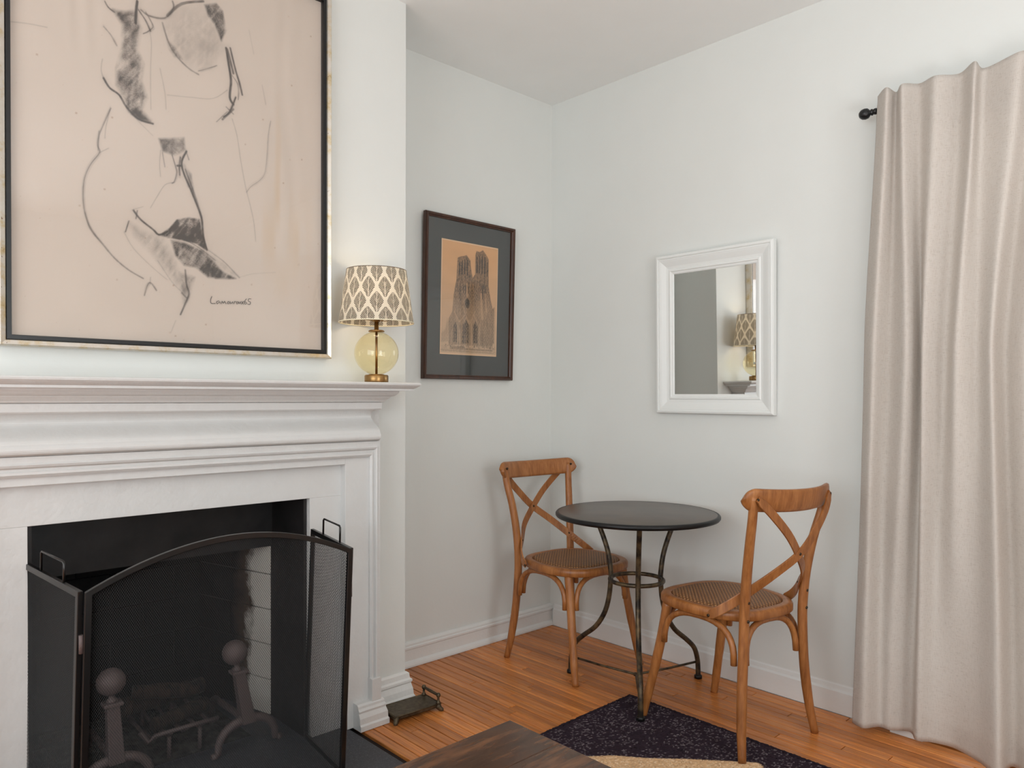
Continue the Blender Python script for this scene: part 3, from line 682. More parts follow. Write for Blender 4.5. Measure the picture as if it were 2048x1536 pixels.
# moulding swept round the boards: profile (w outward, x height above board)
prof = [(0,0),(0,.010),(.005,.016),(.009,.016),(.011,.012),(.015,.012),(.018,.022),(.022,.025),(.025,.021),(.029,.021),(.036,.021),(.036,-.06),(0,-.06)]
def sweep_u(name, y0, ztop, prof, zb, xb, zs=1.0, **k):
    """inverted-U sweep: right leg up, across, left leg down; w grows outwards; zs scales the width of the head"""
    mb = MB(); n = len(prof); yl = mir(y0)
    rings = [[(xb+h, y0+w, zb) for w,h in prof], [(xb+h, y0+w, ztop+w*zs) for w,h in prof], [(xb+h, yl-w, ztop+w*zs) for w,h in prof], [(xb+h, yl-w, zb) for w,h in prof]]
    vs = [p for r in rings for p in r]
    fs = [(k_*n+i, k_*n+(i+1)%n, (k_+1)*n+(i+1)%n, (k_+1)*n+i) for k_ in range(3) for i in range(n)]+[tuple(range(n)), tuple(range(3*n,4*n))]
    return mb.add(vs, fs).build(name, M_mantel, mp, **k)
sweep_u('casing_moulding', yo-.004, .980, prof, .165, xc1, 1.55)
for s in (1,-1):
    def Y(a, b): return (a, b) if s == 1 else (mir(b), mir(a))
    y0, y1 = Y(-1.364, -1.324); MB().box(.345, .411, y0, y1, .085, .170).build('plinth_block', M_mantel, mp, bevel=.002)
    # moulded plinth foot
    pp = [(0,.002),(.052,.002),(.052,.020),(.047,.026),(.046,.046),(.038,.062),(.040,.070),(.034,.078),(.033,.086),(.026,.092),(0,.092)]
    ya, yb = Y(-1.425, -1.330); n = len(pp)
    if s == 1: ends = [(ya, 0), (yb, 1)]
    else: ends = [(yb, 0), (ya, -1)]
    rings = []
    rings.append([(xc1+u, ends[0][0], z) for u,z in pp]); rings.append([(xc1+u, ends[1][0]+ends[1][1]*u*.5, z) for u,z in pp]); rings.append([(XB+.001, ends[1][0]+ends[1][1]*u*.5, z) for u,z in pp])
    vs = [p for r in rings for p in r]
    MB().add(vs, [(k_*n+i,k_*n+(i+1)%n,(k_+1)*n+(i+1)%n,(k_+1)*n+i) for k_ in range(2) for i in range(n)]+[tuple(range(n)), tuple(range(2*n,3*n))]).build('plinth_foot', M_mantel, mp)
# frieze: ogee section
yr = -1.334
og = []
for i in range(25):
    t = i/24; z = 1.034+t*(1.150-1.034)
    if t < .3: x = .412+.010*math.sin(PI*min(1,t/.3)*.9)-.02*max(0,.08-t)/.08
    else: x = .384+.0308*math.cos(PI*min(1,(t-.3)/.5)); 
    if t > .80: x = .3532+.018*((t-.8)/.2)**1.6
    og.append((x, z))
og = og+[(XB+.001,1.150),(XB+.001,1.034)]
MB().prism(og, lambda u,v,t: (u,t,v), mir(yr), yr).build('frieze', M_mantel, mp)
MB().box(XB+.0005, .330, yr, yr+.052, .93, 1.150).build('frieze_end', M_mantel, mp, bevel=.001)
MB().box(XB+.0005, .330, mir(yr+.052), mir(yr), .93, 1.150).build('frieze_end', M_mantel, mp, bevel=.001)
# bed mouldings and shelf: profile in projection p from a core box, mitred round both ends
def crown(name, pts, bevel=0):
    """pts: (projection, z) bottom to top; faces wrap left end, front, right end"""
    x0, yr_, yl_ = .358, -1.345, mir(-1.345); n = len(pts)
    ring = lambda f: [f(p_, z) for p_, z in pts]
    rings = [ring(lambda p_,z: (XB+.0005, yl_-p_, z)), ring(lambda p_,z: (x0+p_, yl_-p_, z)), ring(lambda p_,z: (x0+p_, yr_+p_, z)), ring(lambda p_,z: (XB+.0005, yr_+p_, z))]
    vs = [q for r in rings for q in r]
    fs = [(k_*n+i, (k_+1)*n+i, (k_+1)*n+i+1, k_*n+i+1) for k_ in range(3) for i in range(n-1)]
    fs += [tuple(k_*n for k_ in range(4)), tuple(k_*n+n-1 for k_ in range(3,-1,-1))]
    fs += [tuple(range(n))+tuple(3*n+i for i in range(n-1,-1,-1))]
    return MB().add(vs, fs).build(name, M_mantel, mp, bevel=bevel)
crown('fascia', [(.030,1.150),(.034,1.154),(.034,1.176),(.030,1.178)])
crown('bed_moulding', [(.036,1.178),(.042,1.180),(.044,1.184),(.056,1.195),(.058,1.1985),(.066,1.2),(.072,1.204),(.079,1.213),(.080,1.2195)])
crown('shelf', [(.116,1.2195),(.116,1.2265),(.122,1.229),(.130,1.2345),(.136,1.240),(.137,1.245),(.134,1.2485),(.129,1.2495)])

# ------------------------------------------------------------------ big charcoal drawing
def frame_ring(prof, y0, y1, z0, z1, fn):
    """mitred frame; prof = (inward distance, height) closed; fn(y,z,h)->xyz"""
    n = len(prof); cs = [(y0,z0,1,1),(y1,z0,-1,1),(y1,z1,-1,-1),(y0,z1,1,-1)]
    vs = [fn(cy+sx*w, cz+sz*w, h) for cy,cz,sx,sz in cs for w,h in prof]
    fs = [(k*n+i, k*n+(i+1)%n, ((k+1)%4)*n+(i+1)%n, ((k+1)%4)*n+i) for k in range(4) for i in range(n)]
    return MB().add(vs, fs)
pic = thing('framed_drawing', 'large charcoal figure drawing in a worn silver gilt frame above the mantel shelf', 'picture', (XB,-1.98,1.332))
fy0, fy1, fz0, fz1 = -2.478, -1.4915, 1.332, 2.62
fx = lambda y,z,h: (XB+.002+h, y, z)
frame_ring([(0,0),(0,.036),(.004,.040),(.015,.036),(.018,.028),(.018,0)], fy0, fy1, fz0, fz1, fx).build('gilt_frame', M_leaf, pic)
frame_ring([(.0185,0),(.0185,.032),(.029,.032),(.0305,.028),(.0305,0)], fy0, fy1, fz0, fz1, fx).build('black_liner', M_knob, pic)
py0, py1, pz0, pz1 = fy0+.029, fy1-.029, fz0+.029, fz1-.029
st = .0019; Y1 = np.arange(py0, py1, st); Z1 = np.arange(pz0, pz1, st)
Yg, Zg = np.meshgrid(Y1, Z1); hh, ww = Yg.shape
dark = np.zeros((hh,ww))
def rot_noise(h, w, ang, along, across, seed):
    n_ = int(math.hypot(h, w))+2; b_ = smooth_noise(n_, n_, n_//across, n_//along, seed)
    ii, jj = np.meshgrid(np.arange(h)-h/2, np.arange(w)-w/2, indexing='ij'); c_, s_ = math.cos(ang), math.sin(ang)
    return b_[np.clip((ii*c_-jj*s_+n_/2).astype(int),0,n_-1), np.clip((ii*s_+jj*c_+n_/2).astype(int),0,n_-1)]
streak = .34*rot_noise(hh,ww,.95,34,3,1)+.30*rot_noise(hh,ww,1.45,40,4,2)+.36*smooth_noise(hh,ww,hh//9,ww//9,12)
grain = rng.random((hh,ww)); blot = smooth_noise(hh,ww,26,20,3)
for pts, d, soft in DRAW_SMUDGES:
    sl = window_of(Y1, Z1, pts, .03)
    mk = poly_mask(Yg[sl], Zg[sl], pts, soft)
    tex = np.clip(.30+1.35*(streak[sl]-.5)+.30*(grain[sl]-.5)+.5*(blot[sl]-.5)+.42, .12, 1.2)
    dark[sl] = 1-(1-dark[sl])*(1-np.clip(1.5*d*mk*tex, 0, .97))
for pts, d, soft in DRAW_SMUDGES:             # charcoal hatching inside the dark passages
    if d < .3: continue
    q_ = np.array(pts).reshape(-1,2); lo, hi = q_.min(0), q_.max(0); dirn = (.35,-.94) if hi[1]-lo[1] > hi[0]-lo[0] else (.78,-.62)
    for k in range(26):
        c_ = lo+rng.random(2)*(hi-lo); L_ = (.012+.035*rng.random()); a2 = c_+np.array(dirn)*L_+rng.normal(0,.003,2)
        sg_ = [c_[0],c_[1],(c_[0]+a2[0])/2+rng.normal(0,.001),(c_[1]+a2[1])/2,a2[0],a2[1]]
        sl = window_of(Y1, Z1, sg_, .006)
        if dark[sl].size == 0: continue
        mk = poly_mask(Yg[sl], Zg[sl], pts, .004); ds = seg_dist(Yg[sl], Zg[sl], sg_)
        dark[sl] = 1-(1-dark[sl])*(1-np.clip((.0026-ds)/.002,0,1)*mk*.5*d*rng.random())
for pts, w_, d in DRAW_LINES:
    sp_ = smooth_pts(pts); sl = window_of(Y1, Z1, sp_, .02)
    if dark[sl].size == 0: continue
    ds = seg_dist(Yg[sl], Zg[sl], sp_)
    a_ = np.clip((w_*.55+.0012-ds)/.0022, 0, 1)*d*(.65+.5*streak[sl])+.18*d*np.exp(-(ds/(w_*1.6+.003))**2)*streak[sl]
    dark[sl] = 1-(1-dark[sl])*(1-np.clip(1.15*a_, 0, .96))
    if w_ > .0016 and len(sp_) > 6:            # loose second and third passes of the charcoal
        for dy_, dz_, k_ in ((.004,-.003,.45), (-.003,.005,.35)):
            q_ = np.array(sp_).reshape(-1,2); n_ = len(q_); q_ = q_[n_//6 if dy_ > 0 else 0:n_ if dy_ > 0 else n_-n_//5].copy()
            tq = np.linspace(0,1,len(q_)); q_[:,0] += dy_*np.sin(tq*2.6+.3); q_[:,1] += dz_*np.cos(tq*2.1)
            ds = seg_dist(Yg[sl], Zg[sl], list(q_.ravel())); a_ = np.clip((.0021-ds)/.002, 0, 1)*d*k_*(.4+.9*streak[sl])
            dark[sl] = 1-(1-dark[sl])*(1-np.clip(a_, 0, .9))
paper = lin(205,190,177)[None,None,:]*(1+.05*(smooth_noise(hh,ww,9,7,4)-.5))[:,:,None]
tan = np.clip(smooth_noise(hh,ww,7,40,5)*1.6-.75, 0, 1)*np.exp(-((Yg+1.66)/.075)**2)*np.clip((2.25-Zg)/.5, 0, 1)*np.clip((Zg-1.5)/.3,0,1)
paper = paper*(1-.38*tan[:,:,None]*np.array([.3,.8,1.5]))
paper = paper*(1-.07*np.exp(-((Yg-py0)/.02)**2)[:,:,None])
spots = np.zeros((hh,ww))
for k in range(190):
    i, j = rng.integers(2,hh-3), rng.integers(2,ww-3); r_ = rng.choice([0,0,0,0,1]); spots[i-r_:i+r_+1, j-r_:j+r_+1] = np.maximum(spots[i-r_:i+r_+1, j-r_:j+r_+1], rng.random()*.55)
paper = paper*(1-spots[:,:,None]*np.array([.5,.7,.85]))
ink = lin(62,54,50)[None,None,:]
Cc = paper*(1-dark[:,:,None])+ink*dark[:,:,None]
Cc[:, :] = np.clip(Cc, 0, 1)
wave_ = .0012*np.exp(-((Yg+2.27)/.05)**2)*np.sin((Yg+2.27)*130+3*Zg)*np.clip((Zg-2.1)/.2,0,1)+.0009*np.exp(-((Yg+1.66)/.06)**2)*np.sin(Yg*90+4*Zg+1.3*np.sin(Zg*9))*np.clip((Zg-1.6)/.2,0,1)
grid_obj('drawing', np.stack([XB+.017+wave_, Yg, Zg], -1), Cc, M_draw, pic)
sg = MB()
for pts, w_, d in DRAW_LINES[-12:]:
    q_ = np.array(smooth_pts(pts)).reshape(-1,2); sg.tube([(XB+.0176, a_, b_) for a_, b_ in q_], .0007, 5)
sg.build('signature', mat('graphite', srgb(70,60,56), .7), pic)
MB().box(XB+.024, XB+.0265, py0-.001, py1+.001, pz0-.001, pz1+.001).build('picture_glass', M_glass, pic)

# ------------------------------------------------------------------ cathedral print
pic2 = thing('framed_print', 'framed sepia print of a twin-towered cathedral with dark mount on alcove wall', 'picture', (0,-.576,1.28))
q0, q1, r0, r1 = -.850, -.302, 1.279, 2.028
lean = lambda z: .004+(z-r0)*.024
fx2 = lambda y,z,h: (lean(z)+h, y, z)
frame_ring([(0,0),(0,.018),(.004,.024),(.012,.023),(.015,.018),(.020,.015),(.020,0)], q0, q1, r0, r1, fx2).build('wooden_frame', M_pic2frame, pic2)
m2 = MB(); e = .018
m2.add([fx2(q0+e,r0+e,.004), fx2(q1-e,r0+e,.004), fx2(q1-e,r1-e,.004), fx2(q0+e,r1-e,.004), fx2(q0+e,r0+e,.001), fx2(q1-e,r0+e,.001), fx2(q1-e,r1-e,.001), fx2(q0+e,r1-e,.001)], [(0,1,2,3),(7,6,5,4),(0,4,5,1),(1,5,6,2),(2,6,7,3),(3,7,4,0)])
m2.build('mount', M_mat, pic2)
a0, a1, b0, b1 = -.750, -.402, 1.394, 1.921
st = .0016; Y1 = np.arange(a0, a1, st); Z1 = np.arange(b0, b1, st); Yg, Zg = np.meshgrid(Y1, Z1); hh, ww = Yg.shape
sky = lin(214,168,124)[None,None,:]*np.ones((hh,ww,1)); tt = np.clip((Zg-1.45)/.4, 0, 1)[:,:,None]
sky = lin(204,172,140)*(1-tt)+lin(218,166,116)*tt
sky = sky*(1+.10*(smooth_noise(hh,ww,20,4,8)-.5))[:,:,None]
col_ = sky.copy(); vstr = smooth_noise(hh,ww,hh//24,ww//2,9); fine = rng.random((hh,ww)); st3 = smooth_noise(hh,ww,hh//3,ww//3,10)
dk = np.zeros((hh,ww))
for pts, d, soft in PRINT_DARK:
    mk = poly_mask(Yg, Zg, pts, soft)
    bars = .5+.5*np.sin((Yg+.6)*760+.35*np.sin(Zg*40)); arch_ = .5+.5*np.sin(Zg*330)*np.sin(Yg*420)
    dk = np.maximum(dk, mk*d*(.55+.34*vstr+.40*(fine-.5)+.35*(st3-.5)+(.24*bars*(Zg > 1.72)+.26*arch_*(Zg <= 1.72))))
up = np.clip((Zg-1.60)/.12, 0, 1); dk = np.clip(dk*(.98+.50*up), 0, .96)
for pts, w_ in PRINT_LIGHT:
    ds = seg_dist(Yg, Zg, pts); a_ = np.clip((w_*.6+.001-ds)/.0015, 0, 1); dk = dk*(1-.55*a_*(.5+fine*.6))
gr = np.clip((1.437-Zg)/.004,0,1)*np.clip((Zg-1.405)/.004,0,1); dk = np.maximum(dk, gr*.35*(fine > .62)*st3*1.6)
for k in range(70):
    i = int((1.436-b0)/st)+rng.integers(-3,4); j = rng.integers(18, ww-6); dk[i-2:i+2, j:j+1] = .8
ink = lin(40,33,28)
col_ = col_*(1-dk[:,:,None])+ink*dk[:,:,None]
edge = (Yg < a0+.005)|(Yg > a1-.005)|(Zg < b0+.007)|(Zg > b1-.006)
col_[edge] = lin(226,190,152)
grid_obj('print', np.stack([lean(Zg)+.0062, Yg, Zg], -1), np.clip(col_,0,1), M_print, pic2)
m2 = MB(); m2.add([fx2(q0+e,r0+e,.0105), fx2(q1-e,r0+e,.0105), fx2(q1-e,r1-e,.0105), fx2(q0+e,r1-e,.0105), fx2(q0+e,r0+e,.0085), fx2(q1-e,r0+e,.0085), fx2(q1-e,r1-e,.0085), fx2(q0+e,r1-e,.0085)], [(0,1,2,3),(7,6,5,4),(0,4,5,1),(1,5,6,2),(2,6,7,3),(3,7,4,0)])
m2.build('picture_glass', M_glass, pic2)

# ------------------------------------------------------------------ mirror
mi = thing('wall_mirror', 'rectangular wall mirror with wide white moulded frame above the bistro table', 'mirror', (.977,0,1.127))
u0, u1, w0, w1 = .692, 1.262, 1.127, 1.836
ml = lambda z: .003+(z-w0)*.020
fm = lambda x,z,h: (x, -(ml(z)+h), z)
frame_ring([(0,0),(0,.020),(.003,.026),(.010,.028),(.014,.027),(.015,.023),(.020,.024),(.030,.021),(.050,.013),(.062,.0105),(.066,.014),(.072,.014),(.075,.010),(.082,.009),(.086,.006),(.086,0)], u0, u1, w0, w1, fm).build('mirror_frame', M_white, mi)
e = .084
gm = MB(); gm.add([fm(u0+e,w0+e,.0045), fm(u1-e,w0+e,.0045), fm(u1-e,w1-e,.0045), fm(u0+e,w1-e,.0045), fm(u0+e,w0+e,.001), fm(u1-e,w0+e,.001), fm(u1-e,w1-e,.001), fm(u0+e,w1-e,.001)], [(0,3,2,1),(4,5,6,7),(0,1,5,4),(1,2,6,5),(2,3,7,6),(3,0,4,7)])
gm.build('mirror_glass', M_mirror, mi)

# ------------------------------------------------------------------ table lamp
LX, LY, LZ = .440, -1.366, 1.2498
lamp = thing('table_lamp', 'small lit table lamp with amber glass globe and leaf-patterned drum shade on the mantel shelf', 'lamp', (LX,LY,LZ))
MB().lathe([(0,0),(.0415,0),(.0425,.002),(.0425,.022),(.040,.026),(0,.026)], seg=40).build('base', M_brass, lamp, local=True)
pr_ = []
for i in range(31):
    a_ = -PI/2*.93+i/30*PI*.93; pr_.append((.0785*math.cos(a_), .1035+.0775*math.sin(a_)))
MB().lathe(pr_, seg=48).build('glass_globe', M_amber, lamp, local=True)
MB().lathe([(.026,.026),(.028,.028),(.018,.0285),(.0,.0285)], seg=32).build('globe_collar', M_brass, lamp, local=True)
MB().lathe([(0,.027),(.0045,.027),(.0045,.183)], seg=16).build('stem', M_brass, lamp, local=True)
MB().lathe([(0,.1795),(.028,.1800),(.029,.183),(.024,.186),(.008,.187),(.0075,.232),(0,.232)], seg=32).build('neck', M_brass, lamp, local=True)
MB().lathe([(0,.215),(.0135,.216),(.0135,.262),(.010,.264),(0,.264)], seg=24).build('socket', M_brass, lamp, local=True)
M_bulb = bpy.data.materials.new('lit_bulb'); M_bulb.use_nodes = True; bb = M_bulb.node_tree.nodes['Principled BSDF']
bb.inputs['Emission Color'].default_value = (1,.72,.42,1); bb.inputs['Emission Strength'].default_value = 6
bulb = MB().lathe([(.010,.264),(.014,.275),(.026,.300),(.029,.318),(.024,.338),(.012,.348),(0,.350)], seg=24).build('bulb', M_bulb, lamp, local=True)
pl_ = bpy.data.lights.new('bulb_light', 'POINT'); pl_.energy = 3.6; pl_.color = (1,.82,.58); pl_.shadow_soft_size = .032
po = bpy.data.objects.new('bulb_light', pl_); po.location = (LX, LY, LZ+.318); COL.objects.link(po)
bulb.visible_shadow = True
# harp ring that carries the shade
mb = MB(); R_ = .024
mb.tube([(R_*math.cos(a_), R_*math.sin(a_), .222) for a_ in np.linspace(0,2*PI,24,endpoint=False)], .0013, 6, closed=True)
for a_ in (0, 2*PI/3, 4*PI/3): mb.tube([(R_*math.cos(a_), R_*math.sin(a_), .222), (.07*math.cos(a_), .07*math.sin(a_), .225), (.128*math.cos(a_), .128*math.sin(a_), .238)], .0013, 6)
mb.build('shade_ring', M_brass, lamp, local=True)
# shade with printed leaves
nt_, nz_ = 900, 190; TH = np.linspace(0, 2*PI, nt_); Vz = np.linspace(0, 1, nz_); Tg, Vg = np.meshgrid(TH, Vz)
zb_, zt_ = .212, .400; rb_, rt_ = .1325, .106
Rr = rb_+(rt_-rb_)*Vg
NL = 13; rowh = .0530; zz = (zt_-zb_)*Vg
best = np.zeros_like(Tg)
leafw = .0292; leafh = .076
for rr in range(-1, 6):
    zc = -.030+rr*rowh          # bottom tip of the leaf
    for k_off in (0,):
        ph = (Tg/(2*PI)*NL+.5*(rr % 2)+.18) % 1.0-.5
        uu = ph*(2*PI/NL)*.120
        vv = (zz-zc)/leafh
        inside = (vv > 0) & (vv < 1)
        vc = np.clip(vv, 0, 1)
        halfw = leafw*np.where(vc < .52, (vc/.52)**.85, np.clip(1-((vc-.52)/.48)**1.5, 0, 1)**.9)*.80
        inside &= np.abs(uu) < halfw
        phs = ((zz-zc)-1.30*np.abs(uu)+.25*uu*uu/.02)/.0062
        st_ = (phs % 1.0) < .58
        stem = np.abs(uu) < .0009*(1.2-vc)+.0004
        best = np.where(inside, np.where(st_ & ~stem, 1.0, 0.0), best)
cream = lin(232,224,208); brown = lin(52,40,26)
Cs = cream[None,None,:]*(1-best[:,:,None])+brown[None,None,:]*best[:,:,None]
trim_ = (Vg > .985)
Cs[trim_] = lin(110,96,80)
Ps = np.stack([LX+Rr*np.cos(Tg), LY+Rr*np.sin(Tg), LZ+zb_+zz], -1)
sh = grid_obj('lamp_shade', Ps, Cs, M_shade, lamp)
M_cream = mat('cream_binding', srgb(238,228,200), .8)
mb = MB(); 
mb.tube([(rb_*math.cos(a_), rb_*math.sin(a_), zb_+.0005) for a_ in np.linspace(0,2*PI,72,endpoint=False)], .0022, 6, closed=True)
mb.build('bottom_binding', M_cream, lamp, local=True)

# ------------------------------------------------------------------ fire screen
fs_ = thing('fire_screen', 'black three-panel arched mesh fire screen standing on the hearth', 'fire screen', (.68,-1.98,.003))
LEAN = .03
def scr_panel(A, B, zA, zB, arch, name, zlo=.012):
    """panel from A to B (xy, at floor level); top heights at each end; arch rise in the middle"""
    A = Vector(A); B = Vector(B); d = B-A; L = d.length; d.normalize()
    def P(s, z): 
        return Vector((A.x+d.x*s+LEAN*z/.74, A.y+d.y*s+(.012 if True else 0)*z/.74, z))
    def top(s): t = s/L; return zA+(zB-zA)*t+arch*4*t*(1-t)
    nrm = Vector((d.y,-d.x,0)).normalized()
    N = 40 if arch else 2
    root = None; fr = .0085
    mb = MB()
    outer = [P(0,zlo)]+[P(L*i/N, top(L*i/N)) for i in range(N+1)]+[P(L,zlo)]
    # rectangular-section frame: outline strip with inset
    w = .016; t = .006
    def strip(pts, inn):
        n = len(pts); vs = []
        for a_, b_ in zip(pts, inn): vs += [a_+nrm*t, b_+nrm*t, b_-nrm*t, a_-nrm*t]
        mb.add(vs, [(i*4+k, i*4+(k+1)%4, ((i+1)%n)*4+(k+1)%4, ((i+1)%n)*4+k) for i in range(n) for k in range(4)])
    inner = [P(w,zlo+w)]+[P(min(max(L*i/N,w),L-w), top(min(max(L*i/N,w),L-w))-w) for i in range(N+1)]+[P(L-w,zlo+w)]
    strip(outer, inner)
    fo = mb.build(name, M_screen, fs_, bevel=.0012, seg=1)
    # mesh of crossing wires clipped to the panel
    wires = MB(); pitch = .0048; k = 1.6; half = .00042
    ymax = max(zA, zB)+arch
    for sgn in (1,-1):
        c = -ymax if sgn == 1 else 0
        rngc = np.arange(-(ymax), k*L+ymax, pitch*math.sqrt(1+k*k))
        for c in rngc:
            # line z = sgn*(k*s) - ... : z = k*s - c  or  z = -k*s + c
            ss = np.linspace(w*.5, L-w*.5, 60 if arch else 24)
            z_ = k*ss-c if sgn == 1 else -k*ss+c
            tp = np.array([top(q) for q in ss])-w*.5
            ok = (z_ > zlo+w*.5) & (z_ < tp)
            if sgn == 1: f_ = lambda s: k*s-c
            else: f_ = lambda s: -k*s+c
            if ok.sum() < 2: continue
            i0, i1 = np.where(ok)[0][[0,-1]]
            s0, s1 = ss[i0], ss[i1]
            # refine to the frame edge
            def ref(s_in, s_out):
                for _ in range(8):
                    m_ = (s_in+s_out)/2; z__ = f_(m_)
                    if zlo+w*.5 < z__ < top(m_)-w*.5: s_in = m_
                    else: s_out = m_
                return s_in
            if i0 > 0: s0 = ref(s0, ss[i0-1])
            if i1 < len(ss)-1: s1 = ref(s1, ss[i1+1])
            p, q = P(s0, f_(s0)), P(s1, f_(s1)); dd = (q-p).normalized(); sd = dd.cross(nrm)*half; nn = nrm*half
            wires.add([p+sd, p+nn, p-sd, p-nn, q+sd, q+nn, q-sd, q-nn], [(0,1,5,4),(1,2,6,5),(2,3,7,6),(3,0,4,7)])
    wires.build('wire_mesh', M_wire, fo, kind='stuff')
    return fo, P, top, L, nrm
HR = (.680,-1.640); HL = (.688,-2.378); WR = (.350,-1.598); WL = (.302,-2.428)
cen = scr_panel(HL, HR, .726, .726, .095, 'centre_panel')
lw = scr_panel(WL, (HL[0]-.012, HL[1]-.006), .742, .728, 0, 'wing_panel')
rw = scr_panel(WR, (HR[0]-.012, HR[1]+.006), .742, .728, 0, 'wing_panel')
for fo, P, top, L, nrm in (lw, rw):
    s0, s1 = L*.30, L*.72
    a_, b_ = P(s0, top(s0)), P(s1, top(s1)); up = Vector((.002,0,.052))
    MB().tube([a_, a_+up*.9, a_+up+(b_-a_)*.04, b_+up-(b_-a_)*.04, b_+up*.9, b_], .0032, 8).build('carry_handle', M_screen, fs_)
for (hx, hy) in ((HL[0]-.006, HL[1]-.003), (HR[0]-.006, HR[1]+.003)):
    for z_ in (.18, .60):
        MB().tube([(hx+LEAN*z_/.74,hy+.012*z_/.74,z_-.022),(hx+LEAN*z_/.74,hy+.012*z_/.74,z_+.022)], .0055, 10).build('hinge', M_iron, fs_)

# ------------------------------------------------------------------ andirons, grate, logs
def andiron(x, y, label, leanY):
    t = thing('andiron', label, 'andiron', (x,y,.003), 0, None)
    mb = MB(); pts = []
    for i in range(15):
        a_ = PI*i/14; yy = -.100*math.cos(a_); zz = .012+.088*math.sin(a_)**.8 if 0 < i < 14 else .008
        pts.append((0, yy, zz))
    nn = len(pts)
    mb.tube([(0,-.112,.006)]+pts+[(0,.112,.006)], [.009]+[.0115+.004*math.sin(PI*i/(nn-1)) for i in range(nn)]+[.009], 10)
    mb.tube([(0,-.105,.004),(0,-.122,.004)], [.013,.010], 10); mb.tube([(0,.105,.004),(0,.122,.004)], [.013,.010], 10)
    mb.build('arched_foot', M_iron, t, local=True)
    tp = lambda z: leanY*(z-.1)/.2
    mb = MB(); w = .019
    for (z0, z1, a, b) in ((.086,.262,.023,.018),(.262,.274,.027,.027)):
        vs = [(sx*a*.8, tp(z0)+sy*a, z0) for sx,sy in ((-1,-1),(1,-1),(1,1),(-1,1))]+[(sx*b*.8, tp(z1)+sy*b, z1) for sx,sy in ((-1,-1),(1,-1),(1,1),(-1,1))]
        mb.add(vs, [(0,3,2,1),(4,5,6,7),(0,1,5,4),(1,2,6,5),(2,3,7,6),(3,0,4,7)])
    mb.build('post', M_iron, t, local=True, bevel=.003)
    mb = MB(); yb = tp(.3)
    mb.lathe([(0,.272),(.016,.273),(.016,.280),(.009,.286),(.009,.296),(.013,.300),(0,.301)], 0, yb, 20)
    mb.build('neck', M_iron, t, local=True)
    yb = tp(.34)
    pr = [(.0405*math.cos(-PI/2+PI*i/20), .335+.0405*math.sin(-PI/2+PI*i/20)) for i in range(21)]; pr[0] = (0, pr[0][1]); pr[-1] = (0, pr[-1][1])
    MB().lathe(pr, 0, yb, 32).build('ball_finial', M_iron, t, local=True)
    MB().tube([(0,0,.095),(-.05,0,.090),(-.28,0,.085),(-.30,0,.075),(-.305,0,.004)], .011, 8).build('log_bar', M_iron, t, local=True)
    return t
andiron(.268, -1.768, 'dark iron andiron with ball finial, right one of the pair, beside the pale brick', -.036)
andiron(.268, -2.178, 'dark iron andiron with ball finial, left one of the pair, near the left screen wing', -.010)
gr_ = thing('fire_grate', 'low black iron fire grate between the two andirons', 'grate', (.05,-1.96,.003))
mb = MB()
MB().tube([(.19,-2.085,.125),(.195,-2.062,.088),(.20,-2.045,.106),(.20,-1.94,.106),(.20,-1.84,.104)], .0075, 8).build('front_bar', M_iron, gr_)
MB().tube([(-.14,-2.05,.11),(-.14,-1.84,.11)], .0075, 8).build('rear_bar', M_iron, gr_)
for yy in (-2.04,-1.99,-1.94,-1.89,-1.845):
    MB().tube([(.198,yy,.10),(.15,yy,.075),(-.05,yy,.07),(-.12,yy,.085),(-.14,yy,.108)], .006, 8).build('cross_bar', M_iron, gr_)
for xx,yy in ((.17,-1.99),(.17,-1.89),(-.10,-1.99),(-.10,-1.89)):
    MB().tube([(xx,yy,.078),(xx,yy,.004)], .007, 8).build('leg', M_iron, gr_)
def log(p0, p1, r, label):
    p0 = Vector(p0); p1 = Vector(p1); n = 9; pts = []; rr = []
    for i in range(n):
        t = i/(n-1); pts.append(p0+(p1-p0)*t+Vector((random.uniform(-.003,.003),random.uniform(-.003,.003),random.uniform(-.002,.002)))); rr.append(r*random.uniform(.88,1.06))
    tag(MB().tube(pts, rr, 9).build('log', M_char), label, 'log')
log((-.02,-2.14,.137), (-.05,-1.80,.135), .032, 'charred brown log lying rearmost across the fire grate')
log((.12,-2.02,.108), (.06,-1.83,.112), .024, 'short charred log end lying just behind the front grate bar')
log((.03,-2.06,.200), (.06,-1.86,.172), .026, 'burnt log lying on top of the other two logs in the grate')

# ------------------------------------------------------------------ cast tray beside the plinth
tr_ = thing('footed_tray', 'small oblong bronze footed tray with a bar handle on the floor beside the mantel plinth', 'tray', (.4085,-1.192,0), math.radians(-4))
MB().box(-.056,.056,-.100,.098,.012,.028).build('tray_plate', M_bronze, tr_, local=True, bevel=.004)
mb = MB(); frame_ = [(-.057,-.101),(.057,-.101),(.057,.099),(-.057,.099)]
mb.tube([(a_,b_,.0265) for a_,b_ in frame_], .0032, 8, closed=True); mb.build('rim', M_bronze, tr_, local=True)
for sx in (-1,1):
    for yy, sy in ((-.094,-1),(.092,1)):
        MB().tube([(sx*.050,yy-sy*.004,.022),(sx*.055,yy,.014),(sx*.059,yy+sy*.004,.008),(sx*.064,yy+sy*.010,.004),(sx*.067,yy+sy*.013,.0035)], [.012,.011,.009,.0075,.004], 10).build('foot', M_bronze, tr_, local=True)
for sx in (-1,1):
    MB().lathe([(0,.026),(.010,.026),(.008,.032),(.0045,.038),(.0045,.050),(.008,.054),(.0085,.060),(.005,.066),(0,.067)], sx*.051, .092, 16).build('handle_post', M_bronze, tr_, local=True)
MB().tube([(-.057,.092,.058),(-.04,.092,.058),(0,.092,.058),(.04,.092,.058),(.057,.092,.058)], [.0045,.005,.006,.005,.0045], 10).build('bar_handle', M_bronze, tr_, local=True)

